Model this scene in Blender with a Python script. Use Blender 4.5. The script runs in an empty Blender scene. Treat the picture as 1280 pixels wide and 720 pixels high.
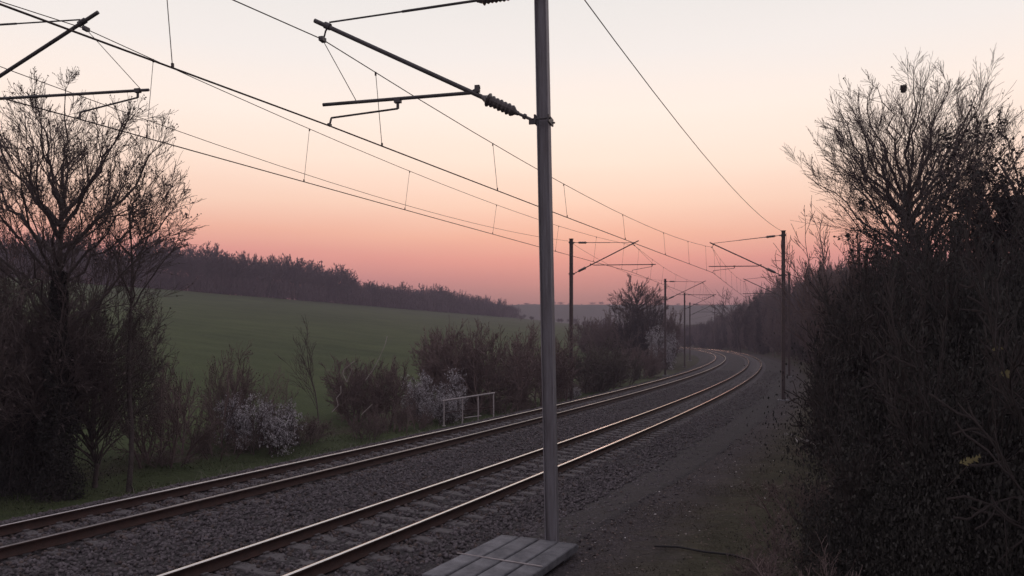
import bpy, math, random
import numpy as np
from math import sin, cos, tan, atan2, hypot, radians, pi, sqrt, exp

S = bpy.context.scene
COL = S.collection
rng = random.Random(7)

# ------------------------------------------------------------------ helpers
def lin(c):
    return tuple(((v/255)/12.92 if v/255 <= .04045 else ((v/255+.055)/1.055)**2.4) for v in c)

def link(o, parent=None):
    COL.objects.link(o)
    if parent is not None: o.parent = parent
    return o

def tag(o, label=None, cat=None, group=None, kind=None):
    if label: o['label'] = label
    if cat: o['category'] = cat
    if group: o['group'] = group
    if kind: o['kind'] = kind
    return o

def thing(name, loc, label, cat, group=None, rz=0.0):
    o = bpy.data.objects.new(name, None)
    o.empty_display_size = .3
    o.location = loc; o.rotation_euler = (0, 0, rz)
    link(o)
    return tag(o, label, cat, group)

def mesh_np(name, V, F, mats, smooth=False, mi=None):
    """F : (n,k) int array, all faces the same size, or a list of such arrays"""
    me = bpy.data.meshes.new(name)
    V = np.asarray(V, dtype=np.float32)
    Fs = F if isinstance(F, list) else [F]
    Fs = [np.asarray(f, dtype=np.int32) for f in Fs if len(f)]
    loops = np.concatenate([f.ravel() for f in Fs])
    sizes = np.concatenate([np.full(len(f), f.shape[1], dtype=np.int32) for f in Fs])
    starts = np.concatenate([[0], np.cumsum(sizes)[:-1]]).astype(np.int32)
    me.vertices.add(len(V)); me.vertices.foreach_set('co', V.ravel())
    me.loops.add(len(loops)); me.loops.foreach_set('vertex_index', loops)
    me.polygons.add(len(sizes)); me.polygons.foreach_set('loop_start', starts)
    if mi is not None: me.polygons.foreach_set('material_index', np.asarray(mi, dtype=np.int32))
    if smooth: me.polygons.foreach_set('use_smooth', np.ones(len(sizes), dtype=bool))
    me.update(calc_edges=True)
    for m in (mats if isinstance(mats, (list, tuple)) else [mats]): me.materials.append(m)
    return me

class MB:
    """collects simple solids, builds ONE mesh object"""
    def __init__(s): s.V = []; s.F = []; s.M = []
    def add(s, V, F, m=0):
        b = len(s.V); s.V += [tuple(v) for v in V]
        for f in F: s.F.append(tuple(b+i for i in f)); s.M.append(m)
    def box(s, c, h, rz=0, m=0, bev=0.0):
        hx, hy, hz = h; ca, sa = cos(rz), sin(rz)
        if bev > 0:
            pts = []
            b = min(bev, hx*.9, hy*.9, hz*.9)
            for (ix, iy, iz) in ((hx-b, hy-b, -hz), (hx, hy, -hz+b), (hx, hy, hz-b), (hx-b, hy-b, hz)):
                pts.append([(-ix, -iy, iz), (ix, -iy, iz), (ix, iy, iz), (-ix, iy, iz)])
            V = [p for r in pts for p in r]
            F = [(3, 2, 1, 0), (12, 13, 14, 15)]
            for k in range(3):
                for i in range(4):
                    j = (i+1) % 4
                    F.append((k*4+i, k*4+j, k*4+4+j, k*4+4+i))
        else:
            V = [(x, y, z) for z in (-hz, hz) for y in (-hy, hy) for x in (-hx, hx)]
            F = [(0, 2, 3, 1), (4, 5, 7, 6), (0, 1, 5, 4), (2, 6, 7, 3), (0, 4, 6, 2), (1, 3, 7, 5)]
        s.add([(c[0]+x*ca-y*sa, c[1]+x*sa+y*ca, c[2]+z) for x, y, z in V], F, m)
    def lathe(s, a, b, prof, n=10, m=0):
        """prof: [(t 0..1 along a->b, radius)]"""
        a = np.array(a, float); b = np.array(b, float); d = b-a; L = np.linalg.norm(d); d /= L
        r = np.array((0, 0, 1.)) if abs(d[2]) < .9 else np.array((1., 0, 0))
        u = np.cross(d, r); u /= np.linalg.norm(u); v = np.cross(d, u)
        V = []; F = []
        for t, rad in prof:
            for k in range(n):
                q = 2*pi*k/n
                V.append(a+d*L*t+(u*cos(q)+v*sin(q))*rad)
        for i in range(len(prof)-1):
            for k in range(n):
                j = (k+1) % n
                F.append((i*n+k, (i+1)*n+k, (i+1)*n+j, i*n+j))
        F.append(tuple(range(n))); F.append(tuple((len(prof)-1)*n+k for k in reversed(range(n))))
        s.add(V, F, m)
    def tube(s, pts, r, n=6, m=0):
        for a, b in zip(pts[:-1], pts[1:]):
            s.lathe(a, b, [(0, r), (1, r)], n, m)
    def sphere(s, c, r, n=8, m=0, sz=1.0):
        prof = [((1-cos(pi*k/6))/2, max(.001, sin(pi*k/6)*r)) for k in range(7)]
        s.lathe((c[0], c[1], c[2]-r*sz), (c[0], c[1], c[2]+r*sz), prof, n, m)
    def build(s, name, mats, parent=None, loc=None, smooth=False):
        me = bpy.data.meshes.new(name)
        me.from_pydata(s.V, [], s.F)
        for mm in (mats if isinstance(mats, (list, tuple)) else [mats]): me.materials.append(mm)
        me.polygons.foreach_set('material_index', s.M)
        if smooth: me.polygons.foreach_set('use_smooth', [True]*len(s.F))
        me.update()
        o = bpy.data.objects.new(name, me)
        if loc is not None: o.location = loc
        return link(o, parent)

def copy_thing(root):
    r = root.copy(); COL.objects.link(r)
    for ch in root.children:
        c = ch.copy(); COL.objects.link(c); c.parent = r
        for g in ch.children:
            q = g.copy(); COL.objects.link(q); q.parent = c
    return r

# ------------------------------------------------------------------ materials
def mat(name, base, rough=.85, metal=0.0, var=None, scale=4.0, bump=0.0, bscale=30.0, spec=.3, rnd=0.0, detail=6.0, stretch=None):
    m = bpy.data.materials.new(name); m.use_nodes = True
    nt = m.node_tree; b = nt.nodes['Principled BSDF']
    b.inputs['Roughness'].default_value = rough
    b.inputs['Metallic'].default_value = metal
    b.inputs['Specular IOR Level'].default_value = spec
    tc = nt.nodes.new('ShaderNodeTexCoord')
    out = None
    if var is not None:
        nz = nt.nodes.new('ShaderNodeTexNoise'); nz.inputs['Scale'].default_value = scale
        nz.inputs['Detail'].default_value = detail; nz.inputs['Roughness'].default_value = .65
        if stretch:
            mpg = nt.nodes.new('ShaderNodeMapping'); mpg.inputs['Scale'].default_value = stretch
            nt.links.new(tc.outputs['Object'], mpg.inputs['Vector']); nt.links.new(mpg.outputs['Vector'], nz.inputs['Vector'])
        else: nt.links.new(tc.outputs['Object'], nz.inputs['Vector'])
        rp = nt.nodes.new('ShaderNodeValToRGB')
        rp.color_ramp.elements[0].position = .32; rp.color_ramp.elements[1].position = .68
        rp.color_ramp.elements[0].color = (*base, 1); rp.color_ramp.elements[1].color = (*var, 1)
        nt.links.new(nz.outputs['Fac'], rp.inputs['Fac'])
        out = rp.outputs['Color']
    if rnd > 0:
        oi = nt.nodes.new('ShaderNodeObjectInfo')
        hs = nt.nodes.new('ShaderNodeHueSaturation')
        mr = nt.nodes.new('ShaderNodeMapRange')
        mr.inputs['To Min'].default_value = 1-rnd; mr.inputs['To Max'].default_value = 1+rnd
        nt.links.new(oi.outputs['Random'], mr.inputs['Value'])
        nt.links.new(mr.outputs['Result'], hs.inputs['Value'])
        if out is not None: nt.links.new(out, hs.inputs['Color'])
        else: hs.inputs['Color'].default_value = (*base, 1)
        out = hs.outputs['Color']
    if out is not None: nt.links.new(out, b.inputs['Base Color'])
    else: b.inputs['Base Color'].default_value = (*base, 1)
    if bump > 0:
        n2 = nt.nodes.new('ShaderNodeTexNoise'); n2.inputs['Scale'].default_value = bscale
        n2.inputs['Detail'].default_value = 8
        bp = nt.nodes.new('ShaderNodeBump'); bp.inputs['Strength'].default_value = bump
        bp.inputs['Distance'].default_value = .05
        nt.links.new(tc.outputs['Object'], n2.inputs['Vector'])
        nt.links.new(n2.outputs['Fac'], bp.inputs['Height'])
        nt.links.new(bp.outputs['Normal'], b.inputs['Normal'])
    return m

M = {}
M['steel'] = mat('galvanised_steel', (.25, .245, .268), .6, .15, (.145, .132, .14), 3, .15, 40, stretch=(9, 9, .5))
M['farsteel'] = mat('silhouette_brown_steel', (.12, .092, .09), .7, .1, (.085, .065, .064), 3, .1, 30)  # backlit silhouette of the other masts put into a darker steel colour
M['tube'] = mat('dark_tube_steel', (.10, .095, .10), .5, .4, (.06, .055, .055), 6)
M['insul'] = mat('insulator_glaze', (.10, .085, .085), .35, 0, (.07, .06, .06), 8, spec=.5)
M['wire'] = mat('copper_wire', (.07, .055, .05), .6, .3)
M['concrete'] = mat('weathered_concrete', (.085, .085, .095), .95, 0, (.20, .20, .215), 4, .5, 45, rnd=.12)
M['sleeper'] = mat('sleeper_concrete', (.07, .063, .065), .9, 0, (.14, .128, .131), 9, .4, 50)
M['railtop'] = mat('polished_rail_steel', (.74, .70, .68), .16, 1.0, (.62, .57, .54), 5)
M['railmid'] = mat('weak_glint_rail_steel', (.52, .48, .47), .24, 1.0, (.38, .34, .34), 5)  # weaker glint put into a darker base colour and rougher finish
M['raildull'] = mat('faint_glint_rail_steel', (.30, .27, .265), .36, 1.0, (.20, .175, .17), 5)  # faintest rail glint, set by the darkest base colour and roughest finish
M['rust'] = mat('rusty_rail_steel', (.032, .019, .016), .8, .1, (.055, .027, .021), 9, .2, 40)
M['ballast'] = mat('ballast_gravel', (.024, .021, .022), .95, 0, (.065, .058, .061), 22, 1.0, 26)
M['ruststone'] = mat('rust_stained_stone', (.045, .034, .032), .9, 0, (.12, .092, .086), 9, detail=2)
M['stone'] = mat('crushed_stone', (.038, .032, .035), .85, 0, (.135, .118, .127), 9, detail=2)
M['bark'] = mat('grey_brown_bark', (.055, .044, .042), .9, 0, (.09, .075, .07), 6, .5, 25, rnd=.1)
M['twig'] = mat('dark_twigs', (.070, .053, .051), .85, 0, (.105, .082, .077), 2, rnd=.15)
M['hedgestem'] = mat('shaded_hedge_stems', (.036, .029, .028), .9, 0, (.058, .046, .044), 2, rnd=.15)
M['redtwig'] = mat('brown_twigs', (.11, .078, .075), .85, 0, (.165, .123, .116), 2, rnd=.2)
M['paletwig'] = mat('pale_twigs', (.24, .21, .19), .85, 0, (.34, .31, .29), 3)
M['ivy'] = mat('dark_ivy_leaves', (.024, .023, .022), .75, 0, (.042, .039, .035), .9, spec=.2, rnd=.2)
M['budleaf'] = mat('young_leaves', (.065, .07, .045), .6, 0, (.09, .075, .06), 1.5, rnd=.2)
M['brownleaf'] = mat('withered_leaves', (.10, .070, .062), .7, 0, (.14, .10, .09), 1.5, rnd=.2)
M['blossom'] = mat('white_blossom', (.36, .34, .36), .7, 0, (.55, .53, .55), 2)
M['yellowleaf'] = mat('yellow_green_leaves', (.16, .145, .07), .6, 0, (.22, .19, .09), 3)
M['paleleaf'] = mat('pale_withered_leaves', (.50, .46, .46), .6, 0, (.62, .58, .56), 3)
M['whitepaint'] = mat('chalky_white_paint', (.40, .37, .37), .7, 0, (.28, .25, .245), 9)
M['nest'] = mat('nest_sticks', (.035, .030, .030), .9, 0, (.06, .05, .045), 8)
M['cable'] = mat('black_cable', (.015, .014, .015), .7)
M['grassblade'] = mat('green_grass_blades', (.075, .095, .045), .75, 0, (.12, .13, .07), .8)
M['deadgrass'] = mat('withered_grass_blades', (.060, .049, .037), .85, 0, (.10, .083, .06), .8)
M['forest'] = mat('far_woodland_brown', (.075, .052, .056), .9, 0, (.115, .083, .087), .2, rnd=.18)
M['hill'] = mat('far_hill_fields', (.07, .075, .05), .95, 0, (.10, .085, .06), .006)

# ground : verge soil / field grass mixed by a zone attribute
def ground_material():
    m = bpy.data.materials.new('verge_and_field'); m.use_nodes = True
    nt = m.node_tree; b = nt.nodes['Principled BSDF']; b.inputs['Roughness'].default_value = .95
    b.inputs['Specular IOR Level'].default_value = .1
    at = nt.nodes.new('ShaderNodeAttribute'); at.attribute_name = 'zone'
    tc = nt.nodes.new('ShaderNodeTexCoord')
    def noise(sc, c0, c1, lo=.35, hi=.65):
        n = nt.nodes.new('ShaderNodeTexNoise'); n.inputs['Scale'].default_value = sc; n.inputs['Detail'].default_value = 9
        n.inputs['Roughness'].default_value = .7
        nt.links.new(tc.outputs['Object'], n.inputs['Vector'])
        r = nt.nodes.new('ShaderNodeValToRGB'); r.color_ramp.elements[0].position = lo; r.color_ramp.elements[1].position = hi
        r.color_ramp.elements[0].color = (*c0, 1); r.color_ramp.elements[1].color = (*c1, 1)
        nt.links.new(n.outputs['Fac'], r.inputs['Fac']); return r, n
    v, vn = noise(.9, (.032, .026, .022), (.066, .054, .042))
    f, fn = noise(.12, (.042, .060, .025), (.060, .080, .034))
    g, gn = noise(3.5, (.75, .75, .75), (1.2, 1.2, 1.2))
    fb, fbn = noise(.03, (.80, .82, .80), (1.14, 1.10, 1.05))
    fm = nt.nodes.new('ShaderNodeMix'); fm.data_type = 'RGBA'; fm.blend_type = 'MULTIPLY'; fm.inputs['Factor'].default_value = 1
    nt.links.new(f.outputs['Color'], fm.inputs['A']); nt.links.new(fb.outputs['Color'], fm.inputs['B'])
    mx = nt.nodes.new('ShaderNodeMix'); mx.data_type = 'RGBA'
    nt.links.new(at.outputs['Fac'], mx.inputs['Factor'])
    nt.links.new(v.outputs['Color'], mx.inputs['A']); nt.links.new(fm.outputs['Result'], mx.inputs['B'])
    a2 = nt.nodes.new('ShaderNodeAttribute'); a2.attribute_name = 'grit'
    k, kn = noise(30, (.026, .022, .024), (.085, .074, .079), .4, .62)
    e, en = noise(1.6, (0, 0, 0), (1, 1, 1), .3, .7)
    th = nt.nodes.new('ShaderNodeMath'); th.operation = 'ADD'
    nt.links.new(en.outputs['Fac'], th.inputs[0]); nt.links.new(a2.outputs['Fac'], th.inputs[1])
    rr_ = nt.nodes.new('ShaderNodeMapRange'); rr_.inputs['From Min'].default_value = .75; rr_.inputs['From Max'].default_value = 1.25
    nt.links.new(th.outputs[0], rr_.inputs['Value'])
    m3 = nt.nodes.new('ShaderNodeMix'); m3.data_type = 'RGBA'
    nt.links.new(rr_.outputs['Result'], m3.inputs['Factor']); nt.links.new(mx.outputs['Result'], m3.inputs['A']); nt.links.new(k.outputs['Color'], m3.inputs['B'])
    mx = m3
    mu = nt.nodes.new('ShaderNodeMix'); mu.data_type = 'RGBA'; mu.blend_type = 'MULTIPLY'; mu.inputs['Factor'].default_value = 1
    nt.links.new(mx.outputs['Result'], mu.inputs['A']); nt.links.new(g.outputs['Color'], mu.inputs['B'])
    nt.links.new(mu.outputs['Result'], b.inputs['Base Color'])
    n2 = nt.nodes.new('ShaderNodeTexNoise'); n2.inputs['Scale'].default_value = 9; n2.inputs['Detail'].default_value = 9
    nt.links.new(tc.outputs['Object'], n2.inputs['Vector'])
    bp = nt.nodes.new('ShaderNodeBump'); bp.inputs['Strength'].default_value = .45; bp.inputs['Distance'].default_value = .08
    nt.links.new(n2.outputs['Fac'], bp.inputs['Height']); nt.links.new(bp.outputs['Normal'], b.inputs['Normal'])
    return m
M['ground'] = ground_material()

# ------------------------------------------------------------------ camera
EYE = 3.05
F1 = 1000.0; HORIZ = 423.0            # focal length and horizon row of the 1280x720 photograph
cam = bpy.data.cameras.new('Camera'); cam.sensor_width = 36; cam.lens = 36*F1/1280
cam.shift_y = (HORIZ-360)/1280
cam.clip_start = .1; cam.clip_end = 12000
co = bpy.data.objects.new('Camera', cam); co.location = (0, 0, EYE); co.rotation_euler = (pi/2, 0, 0)
link(co); S.camera = co
def at(sx, Y):  return (sx-640)/F1*Y
def zt(sy, Y):  return EYE+(HORIZ-sy)*Y/F1

# ------------------------------------------------------------------ the curve of the line
R = 674.0; A0 = radians(-23.7); CX = 1.41-R*cos(A0); CY = 23.5-R*sin(A0)
def P(s, d, z=0.0):
    a = A0+s/R; return (CX+(R+d)*cos(a), CY+(R+d)*sin(a), z)
def NR(s):                            # unit vector to the right of the line
    a = A0+s/R; return (cos(a), sin(a))
def sd(x, y):
    return R*(atan2(y-CY, x-CX)-A0), hypot(x-CX, y-CY)-R
def ss(a, b, x):
    t = min(1, max(0, (x-a)/(b-a))); return t*t*(3-2*t)
RAIL_R = (0.0, 1.47); RAIL_L = (-4.62, -3.15)
CEN_R = .735; CEN_L = -3.885

def right_level(s):                   # height of the ground beside the right-hand track
    if s < -11: return .06+(-11-max(s, -14))*.015+max(0, -14-max(s, -40))*.10
    if s < 2: return .06-.31*ss(-11, 2, s)
    return -.25-.2*ss(2, 18, s)
def hnoise(x, y):
    return (sin(x*.9+1.3*sin(y*.7))*.5+sin(y*1.3+x*.37)*.5)
def field(x, y):
    f = -.8-.109*(x+8)+.0395*(y-25)
    f = max(-2.0, min(f, 17+.15*(f-17)))
    r = hypot(x, y)
    return f*(1-ss(430, 900, r))-1.0*ss(430, 900, r)
def H(x, y):
    s, d = sd(x, y)
    if not (-200 < s < 420):
        w = ss(-400, -200, s) if s < 0 else 1-ss(420, 620, s)
    else: w = 1
    far = ss(60, 300, d)
    if d <= -7.2:
        t = ss(-7.2, -13, d) if False else min(1, max(0, (-7.2-d)/6.0))
        t = t*t*(3-2*t)
        h = -.8*(1-t)+field(x, y)*t
        h += .06*hnoise(x, y)*min(1, (-7.2-d)/2)
    elif d < 2.8: h = -.8
    else:
        rl = right_level(s)
        t = ss(2.8, 4.3, d)
        h = -.32*(1-t)+(rl-.03)*t
        if d > 4.3: h += (d-4.3)*.03
        if d > 6.6:
            k = .30+.28*ss(20, 110, s)
            if s < -6: k *= 1-ss(-6, -16, s)*.85 if False else 1-.85*min(1, max(0, (-6-s)/10))
            h += k*(min(d, 22)-6.6)*ss(6.6, 9, d)
        h += .035*hnoise(x*1.7, y*1.7)*min(1, max(0, d-4.4))
        h = h*(1-far)
    return h*w-1.0*(1-w)

# ------------------------------------------------------------------ ground : one sheet on a polar grid, dense near the line
def ground():
    ds = [-674*.985, -640, -590, -540, -490, -440, -400]
    v = -380
    while v < -60: ds.append(v); v += 10
    while v < -16: ds.append(v); v += 2.0
    while v < 14: ds.append(v); v += .4
    while v < 30: ds.append(v); v += 1.2
    for q in (32, 36, 42, 50, 62, 80, 110, 150, 200, 300, 450, 700): ds.append(q)
    sa = []
    v = -40.0
    while v < 60: sa.append(v); v += 1.0
    while v < 340: sa.append(v); v += 4.0
    total = 2*pi*R; end = total-40
    step = 6.0
    while v < end-3: sa.append(v); step = min(60, step*1.25); v += step
    n, k = len(sa), len(ds)
    V = np.zeros((n*k, 3)); Z = np.zeros(n*k); Gt = np.zeros(n*k)
    for i, s_ in enumerate(sa):
        for j, d_ in enumerate(ds):
            x, y, _ = P(s_, d_)
            V[i*k+j] = (x, y, H(x, y))
            zf = min(1, max(0, (-10.5-d_)/2)) if d_ < 0 else (.8 if d_ > 40 else .25*min(1, max(0, (d_-4.5)/2)))
            if -10.5 <= d_ < -7: zf = .85-.6*ss(30, 80, s_)
            Z[i*k+j] = zf; Gt[i*k+j] = max(0, 1-max(0, d_-4.2)/2.6) if -7.5 < d_ < 7 else 0
    I = np.arange(n)[:, None]; J = np.arange(k-1)[None, :]
    I2 = (I+1) % n
    F = np.stack([I*k+J, I*k+J+1, I2*k+J+1, I2*k+J], -1).reshape(-1, 4)
    me = mesh_np('ground', V, F, M['ground'], True)
    a = me.attributes.new('zone', 'FLOAT', 'POINT'); a.data.foreach_set('value', Z.astype(np.float32))
    a = me.attributes.new('grit', 'FLOAT', 'POINT'); a.data.foreach_set('value', Gt.astype(np.float32))
    o = link(bpy.data.objects.new('ground', me)); tag(o, kind='structure')
ground()

# ballast bed : strip along the curve
BED = [(-7.6, -.86), (-7.0, -.74), (-6.3, -.44), (-5.75, -.22), (-5.4, -.185), (-4.7, -.20), (-3.9, -.215), (-3.1, -.20),
       (-2.4, -.19), (-1.6, -.20), (-.8, -.19), (0, -.20), (.735, -.215), (1.5, -.20), (2.2, -.19), (2.8, -.23)]
def bedz(s, d):
    if d <= 2.8:
        for (a, za), (b, zb) in zip(BED[:-1], BED[1:]):
            if d <= b: return za+(zb-za)*(max(d, a)-a)/(b-a)
        return -.23
    t = min(1, (d-2.8)/1.5)
    return -.23*(1-t)+(right_level(s)+.0)*t
def ballast_bed():
    ds = [b[0] for b in BED]+[3.2, 3.6, 4.0, 4.3, 4.55]
    ds2 = []
    for a, b in zip(ds[:-1], ds[1:]):
        n = max(1, int((b-a)/.14))
        ds2 += [a+(b-a)*i/n for i in range(n)]
    ds2.append(ds[-1])
    sa = []; v = -45.0
    while v < 25: sa.append(v); v += .16
    while v < 70: sa.append(v); v += .6
    while v < 330: sa.append(v); v += 3
    r = random.Random(3)
    V = []
    for s_ in sa:
        for d_ in ds2:
            jit = .018 if s_ < 70 else 0
            dz = r.uniform(-jit, jit)
            z = bedz(s_, d_)+dz
            if d_ > 4.3: z -= (d_-4.3)*.35
            V.append(P(s_, d_, z))
    n, k = len(sa), len(ds2)
    I = np.arange(n-1)[:, None]; J = np.arange(k-1)[None, :]
    F = np.stack([I*k+J, I*k+J+1, (I+1)*k+J+1, (I+1)*k+J], -1).reshape(-1, 4)
    o = link(bpy.data.objects.new('ballast_bed', mesh_np('ballast_bed', V, F, M['ballast'])))
    tag(o, kind='structure')
ballast_bed()

# loose ballast stones (uncountable)
def ballast_stones():
    r = np.random.default_rng(5)
    S_, D_ = [], []
    for (s0, s1, dens) in ((-18, -2, 210), (-2, 12, 120), (12, 34, 50), (34, 60, 18)):
        n = int((s1-s0)*12*dens)
        S_.append(r.uniform(s0, s1, n)); D_.append(r.uniform(-7.2, 4.8, n))
    s_ = np.concatenate(S_); d_ = np.concatenate(D_)
    keep = np.ones(len(s_), bool)
    for q in RAIL_R+RAIL_L: keep &= np.abs(d_-q) > .10
    # thinner towards the right-hand shoulder, and half buried over the sleepers
    keep &= (d_ < 3.0) | (r.random(len(s_)) < np.exp(-(np.maximum(d_, 3.0)-3.0)*1.7))
    ph = np.abs(((s_+100) % .6)-.3) < .13
    onsl = ph & (np.abs(d_-CEN_R) < 1.25)
    keep &= ~onsl | (r.random(len(s_)) < .16)
    s_, d_ = s_[keep], d_[keep]; n = len(s_)
    z = np.array([bedz(a, b) for a, b in zip(s_, d_)])
    a = A0+s_/R
    c = np.stack([CX+(R+d_)*np.cos(a), CY+(R+d_)*np.sin(a), z+r.uniform(.0, .022, n)*(d_ < 3.4)-.012*(d_ >= 3.4)], -1)
    cube = np.array([(x, y, w) for w in (-1, 1) for y in (-1, 1) for x in (-1, 1)], float)
    sz = r.uniform(.016, .034, (n, 1, 1))*r.uniform(.6, 1.15, (n, 1, 3))
    L = cube[None]*sz*r.uniform(.55, 1.15, (n, 8, 3))
    q = r.normal(size=(n, 4)); q /= np.linalg.norm(q, axis=1)[:, None]
    w, x, y, zz = q.T
    Rm = np.stack([1-2*(y*y+zz*zz), 2*(x*y-zz*w), 2*(x*zz+y*w), 2*(x*y+zz*w), 1-2*(x*x+zz*zz), 2*(y*zz-x*w),
                   2*(x*zz-y*w), 2*(y*zz+x*w), 1-2*(x*x+y*y)], -1).reshape(n, 3, 3)
    V = (np.einsum('nij,nkj->nki', Rm, L)+c[:, None]).reshape(-1, 3)
    f = np.array([(0, 2, 3, 1), (4, 5, 7, 6), (0, 1, 5, 4), (2, 6, 7, 3), (0, 4, 6, 2), (1, 3, 7, 5)])
    F = (f[None]+np.arange(n)[:, None, None]*8).reshape(-1, 4)
    dr = np.min(np.abs(d_[:, None]-np.array(RAIL_R+RAIL_L)[None]), 1)
    st = (r.random(n) < .85*np.exp(-(dr/.38)**2)+.06).astype(int)
    o = link(bpy.data.objects.new('ballast_stones', mesh_np('ballast_stones', V, F, [M['stone'], M['ruststone']], mi=np.repeat(st, 6))))
    tag(o, 'grey crushed stone ballast heaped around both railway tracks', 'ballast', kind='stuff')
ballast_stones()

# ------------------------------------------------------------------ railway tracks
RAILP = [(-.070, -.172), (-.070, -.160), (-.012, -.140), (-.009, -.050), (-.035, -.038), (-.036, -.012), (-.026, 0.0),
         (.026, 0.0), (.036, -.012), (.035, -.038), (.009, -.050), (.012, -.140), (.070, -.160), (.070, -.172)]
def rail(d0, dz, parent, top):
    sa = []; v = -45.0
    while v < 330: sa.append(v); v += 1.5
    k = len(RAILP); V = []
    for s_ in sa:
        for (a, b) in RAILP: V.append(P(s_, d0+a, b+dz))
    F = []; mi = []
    for i in range(len(sa)-1):
        for j in range(k):
            j2 = (j+1) % k
            F.append((i*k+j, (i+1)*k+j, (i+1)*k+j2, i*k+j2)); mi.append(1 if j in (5, 6, 7) else 0)
    o = bpy.data.objects.new('rail', mesh_np('rail', V, np.array(F), [M['rust'], top], mi=mi))
    return link(o, parent)
def sleeper_mesh():
    mb = MB()
    # pre-stressed concrete sleeper : deeper at the rail seats, dipped in the middle, with fastening shoulders
    prof = [(-1.22, .0), (-1.18, .012), (-.42, .012), (-.25, -.02), (.25, -.02), (.42, .012), (1.18, .012), (1.22, 0)]
    V = []; F = []
    for x, z in prof:
        V += [(x, -.15, -.16), (x, -.125, z-.012), (x, -.11, z), (x, .11, z), (x, .125, z-.012), (x, .15, -.16)]
    for i in range(len(prof)-1):
        for j in range(6):
            j2 = (j+1) % 6; F.append((i*6+j, i*6+j2, i*6+6+j2, i*6+6+j))
    F.append((5, 4, 3, 2, 1, 0)); F.append(tuple((len(prof)-1)*6+j for j in range(6)))
    mb.add(V, F)
    for q in (-.735, .735):
        for e in (-.095, .095): mb.box((q+e, 0, .025), (.022, .05, .022), bev=.006)
    return mb
SL = sleeper_mesh()
def track(name, cen, rails, tops, dzs, label):
    t = thing(name, P(0, cen, -.17), label, 'railway track', 'curving railway tracks')
    inv = t.location
    for q, tp, dz in zip(rails, tops, dzs):
        o = rail(q, dz, t, tp); o.location = (-inv[0], -inv[1], -inv[2])
    me = None
    n_ind = 0
    restV, restF = [], []
    for k in range(-45, 400):
        s_ = k*.6; a = A0+s_/R
        p = P(s_, cen, -.187)
        if n_ind < 100 and s_ > -20:
            if me is None:
                o = SL.build('sleeper', M['sleeper'], t); me = o.data
            else: o = link(bpy.data.objects.new('sleeper', me), t)
            o.location = (p[0]-inv[0], p[1]-inv[1], p[2]-inv[2]); o.rotation_euler = (0, 0, a)
            n_ind += 1
        else:
            b = len(restV)
            ca, sa_ = cos(a), sin(a)
            restV += [(p[0]-inv[0]+x*ca-y*sa_, p[1]-inv[1]+x*sa_+y*ca, p[2]-inv[2]+z) for x, y, z in SL.V]
            restF += [tuple(b+i for i in f) for f in SL.F]
    me2 = bpy.data.meshes.new('sleepers'); me2.from_pydata(restV, [], restF); me2.materials.append(M['sleeper'])
    tag(link(bpy.data.objects.new('sleepers', me2), t), kind='stuff')
    return t
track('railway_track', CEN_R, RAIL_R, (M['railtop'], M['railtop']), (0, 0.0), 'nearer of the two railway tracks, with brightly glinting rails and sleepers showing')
track('railway_track', CEN_L, RAIL_L, (M['railmid'], M['raildull']), (-.0, .03), 'farther railway track beside the bushes, duller rails sunk in ballast')

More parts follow.
